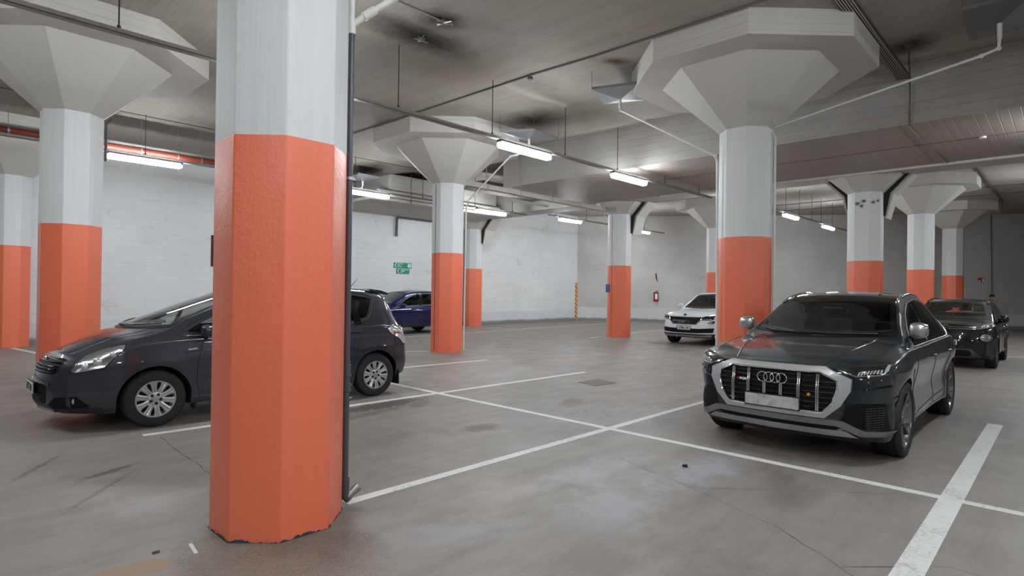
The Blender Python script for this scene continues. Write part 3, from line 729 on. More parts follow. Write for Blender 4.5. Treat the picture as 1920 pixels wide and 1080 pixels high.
# white corner post of brick beside the mid columns' pipes
# ------------------------------------------------------------------ signs and wall equipment
def sign(name, x0, x1, z0, z1, label, big):
    cx, cz = (x0 + x1) / 2, (z0 + z1) / 2; t = empty(name, (cx, 20.535, cz), label, 'sign'); W_, H_ = x1 - x0, z1 - z0
    bm = B(); box(bm, -W_ / 2, W_ / 2, -.008, .008, -H_ / 2, H_ / 2, .002); new_obj('board', bm, M['green'], t)
    bm = B(); s = H_ * .5; xx = -W_ / 2 + .04; th = .028
    prism(bm, [(xx, 0), (xx + s * .75, s * .9), (xx + s * .75 + th, s * .9), (xx + th * 1.2, 0), (xx + s * .75 + th, -s * .9), (xx + s * .75, -s * .9)], -.012, -.0075, 'y'); new_obj('arrow', bm, M['sign_white'], t)
    bm = B()
    rows = [(.28, .19, .45)] + [(.05, .19, .30), (-.18, .19, .42)] if big else [(.28, .22, .63), (.05, .22, .42), (-.25, .22, .30)]
    for zz, a, b_ in rows:
        u = -W_ / 2 + a; 
        while u < -W_ / 2 + b_:
            l = random.uniform(.012, .03); box(bm, u, u + l, -.0115, -.008, zz * H_ - .012, zz * H_ + .012); u += l + .008
    new_obj('lettering', bm, M['sign_white'], t)
    if big:
        bm = B(); lathe(bm, [(.001, -.013), (.085, -.013), (.085, -.008)], 24, 'y'); o = new_obj('emblem', bm, M['sign_white'], t); o.location = (W_ / 2 - .115, 0, 0)
        bm = B(); box(bm, -.02, .02, -.0155, -.0125, -.04, .045, .003); o = new_obj('figure', bm, M['green'], t); o.location = (W_ / 2 - .115, 0, 0)
sign('direction_sign', 14.23, 15.14, 2.54, 2.77, 'upper green direction sign with white arrow and round white emblem', True)
sign('direction_sign', 14.37, 15.04, 2.30, 2.52, 'lower, shorter green direction sign with a white arrow', False)
# striped guard in the corner
m = NT('yellow and red stripes'); p = m.pos(obj=True); sep = m.n('ShaderNodeSeparateXYZ'); m.l(p, sep.inputs[0])
v = m.math('FRACT', m.math('DIVIDE', m.math('ADD', sep.outputs[2], m.math('MULTIPLY', sep.outputs[0], 1.2)), .24))
m.col(m.mix(m.math('GREATER_THAN', v, .5), (.85, .45, .04), (.45, .07, .02))); m.set(Roughness=.5)
bm = B(); box(bm, -.07, .07, -.04, .0, 0, 2.15, .006); o = new_obj('corner_guard', bm, m.m); o.location = (26.76, 20.54, 0.0); tag(o, 'yellow and red diagonally striped guard strip in the far corner of the hall', 'corner guard')
def on_wall(o, s, z, d=.0):
    p = wallpt(s, d, z); o.location = p; o.rotation_euler = (0, 0, math.atan2(WD.y, WD.x)); return o
sE = 4.43
t = on_wall(empty('fire_extinguisher', (0, 0, 0), 'red fire extinguisher with a white label on the grey brick wall', 'fire extinguisher'), sE, 1.18, .12)
bm = B(); lathe(bm, [(.001, 0), (.085, 0), (.095, .03), (.095, .40), (.07, .47), (.03, .50), (.03, .53), (.001, .53)], 24); new_obj('cylinder', bm, M['red'], t, True, 40)
bm = B(); box(bm, -.07, .07, -.11, -.085, .10, .40, .01); o = new_obj('label', bm, M['sign_white'], t)
o.scale = (1, 1, 1)
bm = B(); box(bm, -.03, .03, -.03, .03, .52, .56, .005); new_obj('valve', bm, M['black'], t)
bm = B(); tube(bm, [(0, 0, .55), (.07, -.02, .58), (.11, -.02, .45), (.105, -.02, .1)], .012, 8); new_obj('hose', bm, M['black'], t, True)
bm = B(); box(bm, -.13, .13, .07, .115, -.02, .5, .01); new_obj('back_board', bm, M['brown'], t)
# stale paint mark above it
bm = B(); prism(bm, [(-.05, .28), (.02, .30), (.05, .1), (.10, -.22), (.03, -.12), (-.03, .05)], -.012, 0, 'y'); o = on_wall(new_obj('wall_bracket', bm, M['brown']), sE, 2.45, .006); tag(o, 'small brown bracket on the grey wall above the fire extinguisher', 'bracket')
t = on_wall(empty('fire_alarm_sign', (0, 0, 0), 'small red and white alarm sign on the grey wall above the black SUV', 'sign'), 20.95, 2.53, .01)
bm = B(); box(bm, -.15, .15, -.01, .01, -.12, .12, .003); new_obj('board', bm, M['red'], t)
bm = B(); box(bm, -.12, -.02, -.015, -.009, -.10, -.01); box(bm, .05, .13, -.015, -.009, -.09, .08); new_obj('symbol', bm, M['sign_white'], t)
t = on_wall(empty('call_point', (0, 0, 0), 'brown call point at the end of a thin wall cable behind the black SUV', 'switch'), 21.45, 1.72, .04)
bm = B(); box(bm, -.11, .11, -.05, .04, -.06, .06, .01); new_obj('case', bm, M['brown'], t)
bm = B(); tube(bm, [(0, 0, .06), (-.02, 0, 1.5), (-.06, 0, 4.2)], .022, 6); new_obj('cable', bm, M['cable'], t)
bm = B(); box(bm, -.01, .01, -.08, .08, -.15, .15, .003); o = new_obj('notice', bm, M['blue_sign']); o.location = (17.80, 12.22, 1.78); tag(o, 'small blue notice on the side of the joint column left of the white SUV', 'sign')

# ================================================================== cars
def pchip(xs, ys):
    xs = np.array(xs, float); ys = np.array(ys, float); n = len(xs); hh = np.diff(xs); d = np.diff(ys) / hh
    mm = np.zeros(n); mm[0] = d[0]; mm[-1] = d[-1]
    for i in range(1, n - 1):
        if d[i - 1] * d[i] > 0:
            w1 = 2 * hh[i] + hh[i - 1]; w2 = hh[i] + 2 * hh[i - 1]; mm[i] = (w1 + w2) / (w1 / d[i - 1] + w2 / d[i])
    def f(x):
        x = min(max(x, xs[0]), xs[-1]); i = min(max(int(np.searchsorted(xs, x)) - 1, 0), n - 2)
        t = (x - xs[i]) / hh[i]
        return float((1 + 2 * t) * (1 - t) ** 2 * ys[i] + t * (1 - t) ** 2 * hh[i] * mm[i] + t * t * (3 - 2 * t) * ys[i + 1] + t * t * (t - 1) * hh[i] * mm[i + 1])
    return f
def P2(pairs): return pchip([p[0] for p in pairs], [p[1] for p in pairs])

def clip_cell(poly, x0, x1, y0, y1):
    def cl(P, inside, inter):
        out = []
        for i in range(len(P)):
            a, b = P[i - 1], P[i]
            ia, ib = inside(a), inside(b)
            if ib:
                if not ia: out.append(inter(a, b))
                out.append(b)
            elif ia: out.append(inter(a, b))
        return out
    def ix(v): return lambda a, b: (v, a[1] + (b[1] - a[1]) * (v - a[0]) / (b[0] - a[0]))
    def iy(v): return lambda a, b: (a[0] + (b[0] - a[0]) * (v - a[1]) / (b[1] - a[1]), v)
    P = poly
    for ins, it in ((lambda p: p[0] >= x0, ix(x0)), (lambda p: p[0] <= x1, ix(x1)), (lambda p: p[1] >= y0, iy(y0)), (lambda p: p[1] <= y1, iy(y1))):
        if not P: return P
        P = cl(P, ins, it)
    return P
def in_poly(p, poly):
    c = False
    for i in range(len(poly)):
        a, b = poly[i - 1], poly[i]
        if (a[1] > p[1]) != (b[1] > p[1]) and p[0] < (b[0] - a[0]) * (p[1] - a[1]) / (b[1] - a[1]) + a[0]: c = not c
    return c
def round_poly(poly, r=.03, n=4):
    out = []; m = len(poly)
    for i in range(m):
        p = Vector(poly[i]); a = Vector(poly[i - 1]); b = Vector(poly[(i + 1) % m])
        la, lb = (a - p).length, (b - p).length; q = min(r, la * .45, lb * .45)
        A = p + (a - p).normalized() * q; Bq = p + (b - p).normalized() * q
        for k in range(n + 1):
            t = k / n; v = A * (1 - t) ** 2 + p * 2 * t * (1 - t) + Bq * t * t; out.append((v.x, v.y))
    return out
def inset(poly, d):
    """move polygon inwards by d (outwards if negative), simple offset"""
    m = len(poly); ar = sum(poly[i - 1][0] * poly[i][1] - poly[i][0] * poly[i - 1][1] for i in range(m)); s = 1 if ar > 0 else -1
    out = []
    for i in range(m):
        p = Vector(poly[i]); a = (p - Vector(poly[i - 1])).normalized(); b = (Vector(poly[(i + 1) % m]) - p).normalized()
        na = Vector((-a.y, a.x)) * s; nb = Vector((-b.y, b.x)) * s; nn = na + nb
        k = d / max(.35, 1 + na.dot(nb)) ; q = p + nn * k; out.append((q.x, q.y))
    return out

class Car:
    def __init__(c, name, loc, label, S, paint, glass):
        c.S = S; c.root = empty(name, loc, label, 'car'); c.paint = paint; c.glass = glass
        c.build_body()
    # --- body surface
    def build_body(c):
        S = c.S; L = S['L']; W = P2(S['W']); zs = P2(S['zs']); zt = P2(S['zt']); zl = P2(S['zl']); yr = P2(S['yr']); rr = P2(S['rr']); pp = P2(S['pp'])
        tuck = P2(S['tuck']); R = S['arch']; xw = S['xw']; zw = S['zw']; r0 = S.get('nose_r', .07)
        leanf = P2(S['leanf']); leanr = P2(S['leanr']); sf, sr = S['sweep']; pf = S.get('sweep_p', 2.6)
        def falloff(u, l): return max(0., 1 - u / l) ** 1.5
        def Dx(x): return x + sf * falloff(x, S.get('lf', 1.1)) - sr * falloff(L - x, S.get('lr', .9))
        def Dinv(X):
            lo_, hi_ = 0., L
            for _ in range(30):
                m_ = (lo_ + hi_) / 2
                if Dx(m_) < X: lo_ = m_
                else: hi_ = m_
            return (lo_ + hi_) / 2
        def arch(x):
            z = zl(x); x = Dx(x)
            for i, xc in enumerate(xw):
                d = abs(x - xc)
                if d < R: z = max(z, zw + sqrt(R * R - d * d))
            return z
        xs = set(np.round(np.arange(r0, L - r0 + .001, .045), 4))
        for xc in xw:
            xs = {x for x in xs if abs(Dx(x) - xc) > R + .015}
            for k in range(0, 33): xs.add(round(Dinv(xc - R * cos(pi * k / 32)), 4))
            xs.add(round(Dinv(xc - R - .012), 4)); xs.add(round(Dinv(xc + R + .012), 4))
        xs.add(r0); xs.add(L - r0)
        xs = sorted(x for x in xs if r0 <= x <= L - r0); NS = 16; NG = 8; NTp = 14
        wmax = max(W(x) for x in xs)
        flare = S.get('flare', .0)
        def yside(x, z):
            y = W(x) + tuck(z)
            for xc in xw:
                X_ = Dx(x); d = sqrt((X_ - xc) ** 2 + (z - zw) ** 2)
                y += flare * math.exp(-((d - R) / .12) ** 2)
                y += S.get('blister', 0) * math.exp(-((X_ - xc) / .42) ** 2 - ((z - (zs(x) - .12)) / .10) ** 2)
            return y
        c.yside = lambda u, z: yside(Dinv(u), z)
        def section(x):
            lo = arch(x); hi = zs(x); z0 = zl(x); P = [(0, z0 - .02), (wmax - .36, z0 - .02), (wmax - .34, lo)]
            e = yside(x, lo); P.append((e - .03, lo)); 
            zz = [lo + (hi - lo) * k / NS for k in range(NS + 1)]
            for z in zz: P.append((yside(x, z), z))
            ys = P[-1][0]; T = zt(x); zr = hi + (T - hi) * rr(x); y1 = min(yr(x), ys - .02)
            sh = S.get('shelf', .02)
            P.append((ys - sh * .5, hi + sh * .35))
            a = Vector((ys - sh, hi + sh * .5)); b = Vector((y1, zr)); bulge = S.get('bulge', .02)
            for k in range(NG + 1):
                t = k / NG; v = a.lerp(b, t); P.append((v.x + bulge * sin(pi * t) * min(1, (T - hi) / .5), v.y))
            q = pp(x)
            for k in range(1, NTp + 1):
                t = k / NTp; te = t ** 1.25; P.append((y1 * (1 - te), zr + (T - zr) * (1 - (1 - te) ** q)))
            return P
        def deform(p):
            x, y, z = p; v = abs(y) / wmax; ff = falloff(x, S.get('lf', 1.1)); fr = falloff(L - x, S.get('lr', .9))
            return Vector((x + sf * v ** pf * ff + leanf(z) * ff ** .8 - sr * v ** 2.4 * fr - leanr(z) * fr ** .8 - S.get('cowl', .12) * (1 - v * v) * math.exp(-((x - S['xcowl']) / .45) ** 2), y, z))
        rows = []
        s0 = section(xs[0]); sN = section(xs[-1])
        def caprows(sec, xe, sg):
            zc = (sec[0][1] + sec[-1][1]) / 2; out = []
            for k in range(8):
                a = pi / 2 * k / 8; sc = 1 - r0 / .45 * (1 - sin(a)) if False else None
            for sc, dx in ((.0, 1), (.25, 1), (.45, 1), (.6, 1), (.72, 1), (.81, 1), (.87, .985), (.91, .95), (.94, .86), (.965, .70), (.985, .45)):
                out.append([(xe + sg * r0 * dx, y * sc if sc else 0, zc + (z - zc) * sc) for y, z in sec])
            return out
        rows += caprows(s0, xs[0], -1)
        rows += [[(x, y, z) for y, z in section(x)] for x in xs]
        rows += caprows(sN, xs[-1], 1)[::-1]
        bm = B(); grid = []
        for row in rows:
            rv = [deform(p) for p in row]; g = [bm.verts.new(v) for v in rv] + [bm.verts.new((v.x, -v.y, v.z)) for v in rv[-2:0:-1]]
            grid.append(g)
        n = len(grid[0])
        for A, Q in zip(grid, grid[1:]):
            for k in range(n):
                try: bm.faces.new((A[k], Q[k], Q[(k + 1) % n], A[(k + 1) % n]))
                except ValueError: pass
        bmesh.ops.remove_doubles(bm, verts=bm.verts[:], dist=.0004)
        bmesh.ops.dissolve_degenerate(bm, edges=bm.edges[:], dist=.0003)
        bmesh.ops.recalc_face_normals(bm, faces=bm.faces[:])
        bm.faces.ensure_lookup_table()
        c.bvh = BVHTree.FromBMesh(bm); c.bm = bm; c.L = L
    def finish(c, cuts=(), under=None):
        """cut the window openings and link the body shell"""
        bm = c.bm; kill = []
        for f in bm.faces:
            p = f.calc_center_median(); nrm = f.normal
            for ax, poly in cuts:
                if ax == 'y' and abs(p.y) > .35 and abs(nrm.y) > .35 and in_poly((p.x, p.z), poly): kill.append(f); break
                if ax == 'x' and p.x < c.L * .5 and nrm.x < -.1 and in_poly((p.y, p.z), poly): kill.append(f); break
                if ax == 'X' and p.x > c.L * .5 and nrm.x > .1 and in_poly((p.y, p.z), poly): kill.append(f); break
        bmesh.ops.delete(bm, geom=kill, context='FACES')
        bm.normal_update()
        for f in bm.faces:
            p = f.calc_center_median()
            f.material_index = 1 if (f.normal.z < -.35 and p.z < .95 and abs(p.y) < .93 * c.S['W'][len(c.S['W']) // 2][1] - .03) or (abs(p.y) < c.S['W'][len(c.S['W']) // 2][1] - .30 and p.z < .8 and abs(f.normal.x) < .5 and abs(f.normal.y) > .5) else 0
        body = new_obj('body', bm, [c.paint, M['black']], c.root, True, 50); c.body = body
        return body
    def hit(c, axis, u, v, side=1):
        if axis == 'y': o = Vector((u, 3 * side, v)); d = Vector((0, -side, 0))
        elif axis == 'x': o = Vector((-3, u, v)); d = Vector((1, 0, 0))
        elif axis == 'X': o = Vector((c.L + 3, u, v)); d = Vector((-1, 0, 0))
        else: o = Vector((u, v, 4)); d = Vector((0, 0, -1))
        loc, nrm, i, dist = c.bvh.ray_cast(o, d)
        if loc is None or dist > 6:
            g = {'y': Vector((u, .9 * side, v)), 'x': Vector((.2, u, v)), 'X': Vector((c.L - .2, u, v)), 'z': Vector((u, v, .9))}[axis]
            loc, nrm, i, dist = c.bvh.find_nearest(g)
            if axis == 'y': loc = Vector((u, loc.y, v))
            elif axis in 'xX': loc = Vector((loc.x, u, v))
        return loc, d, nrm
    def panel(c, name, poly, axis, mat, off=.004, depth=.02, cell=.035, side=1, parent=None, push=0., smooth=True, auto=35):
        bm = B(); us = [p[0] for p in poly]; vs = [p[1] for p in poly]; cache = {}; tops = []
        def vert(u, v):
            k = (round(u, 5), round(v, 5))
            if k not in cache:
                loc, d, nrm = c.hit(axis, u, v, side)
                nn = Vector(nrm)
                if nn.dot(d) > 0: nn = -nn
                nn = (nn - d * .3).normalized()
                a = loc + nn * off + d * push; cache[k] = (bm.verts.new(a), bm.verts.new(a + d * depth))
            return cache[k]
        e = 1e-4; x0, x1, y0, y1 = min(us), max(us), min(vs), max(vs)
        nx = max(1, int((x1 - x0) / cell)); ny = max(1, int((y1 - y0) / cell)); dx = (x1 - x0) / nx; dy = (y1 - y0) / ny
        pos = {}
        for i in range(nx):
            for j in range(ny):
                P = clip_cell(poly, x0 + i * dx, x0 + (i + 1) * dx, y0 + j * dy, y0 + (j + 1) * dy)
                Q = []
                for p in P:
                    k = (round(p[0], 5), round(p[1], 5))
                    if k not in Q: Q.append(k)
                if len(Q) < 3: continue
                ar = sum(Q[t - 1][0] * Q[t][1] - Q[t][0] * Q[t - 1][1] for t in range(len(Q)))
                if abs(ar) < 1e-7: continue
                try: tops.append(bm.faces.new([vert(*q)[0] for q in Q]))
                except ValueError: pass
        inv = {a: b for a, b in cache.values()}
        bnd = [ed for ed in bm.edges if len(ed.link_faces) == 1]
        for ed in bnd:
            a, b = ed.verts
            try: bm.faces.new((b, a, inv[a], inv[b]))
            except (ValueError, KeyError): pass
        bmesh.ops.delete(bm, geom=[v for v in bm.verts if not v.link_faces], context='VERTS')
        bmesh.ops.recalc_face_normals(bm, faces=bm.faces[:])
        # make sure the outside looks outwards
        s = sum(f.normal.dot(-c.hit_dir(axis, side)) for f in tops if f.is_valid)
        if s < 0: bmesh.ops.reverse_faces(bm, faces=bm.faces[:])
        return new_obj(name, bm, mat, parent or c.root, smooth, auto)
    def hit_dir(c, axis, side): return {'y': Vector((0, -side, 0)), 'x': Vector((1, 0, 0)), 'X': Vector((-1, 0, 0)), 'z': Vector((0, 0, -1))}[axis]
    def band(c, name, outer, inner, axis, mat, off=.006, depth=.02, side=1, parent=None, step=.03, push=0., k_across=2, auto=35):
        """ring between two outlines with the same number of corners"""
        m = len(outer); A = []; Bq = []
        for i in range(m):
            a0, a1 = outer[i], outer[(i + 1) % m]; b0, b1 = inner[i], inner[(i + 1) % m]
            n = max(1, int((Vector(a1) - Vector(a0)).length / step))
            for k in range(n):
                t = k / n; A.append((a0[0] + (a1[0] - a0[0]) * t, a0[1] + (a1[1] - a0[1]) * t)); Bq.append((b0[0] + (b1[0] - b0[0]) * t, b0[1] + (b1[1] - b0[1]) * t))
        bm = B(); rings = []
        for j in range(k_across + 1):
            t = j / k_across; r = []
            for a, b in zip(A, Bq):
                u, v = a[0] + (b[0] - a[0]) * t, a[1] + (b[1] - a[1]) * t; loc, d, nrm = c.hit(axis, u, v, side)
                nn = Vector(nrm); nn = -nn if nn.dot(d) > 0 else nn; nn = (nn - d * .3).normalized()
                r.append(bm.verts.new(loc + nn * off + d * push))
            rings.append(r)
        d = c.hit_dir(axis, side)
        rings = [[bm.verts.new(v.co + d * depth) for v in rings[0]]] + rings + [[bm.verts.new(v.co + d * depth) for v in rings[-1]]]
        n = len(A)
        for P, Q in zip(rings, rings[1:]):
            for k in range(n): bm.faces.new((P[k], P[(k + 1) % n], Q[(k + 1) % n], Q[k]))
        bm.normal_update()
        s = sum(f.normal.dot(-d) * f.calc_area() for f in bm.faces)
        if s < 0: bmesh.ops.reverse_faces(bm, faces=bm.faces[:])
        return new_obj(name, bm, mat, parent or c.root, True, auto)
    def line(c, name, pts, axis, mat, r=.004, off=0., side=1, parent=None, closed=False, seg=6, step=.03, caps=True):
        P = []; n = len(pts)
        for i in range(n if closed else n - 1):
            a, b = Vector(pts[i]), Vector(pts[(i + 1) % n]); k = max(1, int((b - a).length / step))
            for j in range(k): P.append(a.lerp(b, j / k))
        if not closed: P.append(Vector(pts[-1]))
        Q = []
        for p in P:
            loc, d, nrm = c.hit(axis, p.x, p.y, side); nn = Vector(nrm); nn = -nn if nn.dot(d) > 0 else nn
            Q.append(loc + nn * off)
        bm = B(); tube(bm, Q, r, seg, closed=closed); return new_obj(name, bm, mat, parent or c.root, True, 50)
    def plate(c, u, z, axis, text, blue=True, w_=.44, h_=.118, dx=.03, tilt=0., smudge=False):
        loc, d, nrm = c.hit(axis, u, z); sg = -1 if axis == 'x' else 1
        loc2 = min((c.hit(axis, u + k * w_ / 2, z)[0] for k in (-1, 0, 1)), key=lambda q: q.x * -sg)
        o = new_obj('number_plate', (lambda b: (box(b, -.008, .008, -w_ / 2, w_ / 2, -h_ / 2, h_ / 2, .003), b)[1])(B()), CM['plate'] if not smudge else CM['plate_blur'], c.root)
        o.location = (loc2.x + sg * dx, u, z); o.rotation_euler = (0, tilt, 0)
        b = B(); box(b, -.004, .006, -w_ / 2 - .012, w_ / 2 + .012, -h_ / 2 - .012, h_ / 2 + .012, .004); f = new_obj('plate_holder', b, M['black'], o); f.location = (-sg * .004, 0, 0)
        if blue:
            b = B(); yy = w_ / 2 * (1 if axis == 'x' else -1); box(b, sg * .0075, sg * .0095, min(yy, yy * .9), max(yy, yy * .9), -h_ / 2 + .003, h_ / 2 - .003); new_obj('country_band', b, CM['plate_blue'], o)
        if text:
            me = text_mesh(text, h_ * 1.02, .001, .0018); me.materials.append(M['black']); t = bpy.data.objects.new('plate_lettering', me); COL.objects.link(t); t.parent = o
            t.rotation_euler = (pi / 2, 0, -pi / 2 if axis == 'x' else pi / 2); t.location = (sg * .010, -.012 if axis == 'x' else .012, -.002); t.scale = (.80, 1, 1)
        return o
    def wheel(c, x, y, R, wd, rim, builder, side):
        t = wheel_obj(R, wd, rim, builder); t.parent = c.root; t.location = (x, y, R - .004)
        if side > 0: t.rotation_euler = (0, .3, pi)
        else: t.rotation_euler = (0, .5, 0)
        return t

def glass_mat(name, tint, refl=1.0):
    m = NT(name); tr = m.n('ShaderNodeBsdfTransparent'); tr.inputs[0].default_value = (*tint, 1); gl = m.n('ShaderNodeBsdfGlossy'); gl.inputs['Roughness'].default_value = .015
    gl.inputs[0].default_value = (refl, refl, refl, 1)
    lw = m.n('ShaderNodeFresnel'); lw.inputs[0].default_value = 1.52; mx = m.n('ShaderNodeMixShader')
    m.l(lw.outputs[0], mx.inputs[0]); m.l(tr.outputs[0], mx.inputs[1]); m.l(gl.outputs[0], mx.inputs[2]); m.l(mx.outputs[0], m.out.inputs[0]); return m.m
def car_paint(name, c, metal=.6, rough=.32, flake=.25, coat=1.):
    m = NT(name); p = m.pos((1, 1, 1), obj=True)
    v = m.n('ShaderNodeTexVoronoi'); v.inputs['Scale'].default_value = 900; m.l(p, v.inputs['Vector'])
    m.col(m.mix(m.math('MULTIPLY', v.outputs['Distance'], flake), c, tuple(min(1, x * 2.2) for x in c)))
    m.set(Metallic=metal, Roughness=rough, Coat_Weight=coat, Coat_Roughness=.015, Coat_IOR=1.5, Specular_IOR_Level=.2); return m.m
CM = dict(
    audi=car_paint('dark grey metallic paint', (.017, .024, .029), .45, .30), verso=car_paint('slate grey metallic paint', (.032, .034, .045), .5, .36),
    white=car_paint('white car paint', (.72, .74, .76), 0., .35, 0.), black=car_paint('black car paint', (.006, .006, .007), 0., .3, 0.),
    blue=car_paint('deep blue metallic paint', (.002, .005, .060), .4, .3), dark=car_paint('dark car paint', (.012, .013, .015), 0., .3, 0.),
    chrome=simple('chrome', (.78, .79, .80), .10, 1.), satin=simple('satin aluminium', (.50, .51, .52), .30, .9), silver=simple('pale silver paint', (.46, .47, .48), .36, .5, coat=.4),
    midsilver=simple('satin mid grey trim', (.24, .245, .25), .3, .7), darksilver=simple('dark satin grey', (.13, .135, .14), .32, .7), gloss_black=simple('gloss black trim', (.005, .005, .006), .12, coat=.2),
    mesh=simple('black grille mesh', (.005, .005, .006), .6, spec=.2), plate=simple('number plate white', (.60, .61, .62), .4), plate_blue=simple('plate blue', (.015, .03, .25), .4),
    red=simple('lamp red', (.35, .01, .012), .12, coat=1.), amber=simple('amber sticker', (.75, .28, .01), .4), seam=simple('panel gap', (.002, .002, .002), .7),
    lamp=simple('headlamp interior', (.42, .44, .46), .16, .85, coat=.6), lampdark=simple('dark headlamp interior', (.025, .027, .03), .12, .5, coat=.8),
    lens=simple('lamp lens', (.75, .78, .80), .08, .6, coat=1.), alloy=simple('hubcap silver', (.50, .51, .52), .33, .75), alloydark=simple('dark machined alloy', (.20, .205, .22), .28, .85),
    alloy_face=simple('machined wheel face', (.34, .35, .37), .22, .9), disc=simple('brake disc', (.10, .10, .10), .35, .8), seat=simple('dark seat fabric', (.02, .02, .022), .85), beige=simple('pale seat trim', (.12, .11, .10), .8),
    dash=simple('dashboard plastic', (.014, .014, .015), .6), ring=simple('badge chrome', (.75, .76, .78), .14, 1.))
def blurplate():
    m = NT('smudged plate'); p = m.pos(obj=True); n = m.noise(m.pos((1, 1, 1), obj=True), 14, 2)
    m.col(m.mix(m.ramp(n, [(.42, 0.), (.62, 1.)]), (.50, .51, .52), (.36, .37, .38))); m.set(Roughness=.45); return m.m
CM['plate_blur'] = blurplate()
G_DARK = glass_mat('dark tinted glass', (.24, .245, .25)); G_CLEAR = glass_mat('clear car glass', (.74, .80, .78)); G_MID = glass_mat('tinted car glass', (.52, .56, .55)); G_LAMP = glass_mat('lamp cover', (.86, .88, .9))

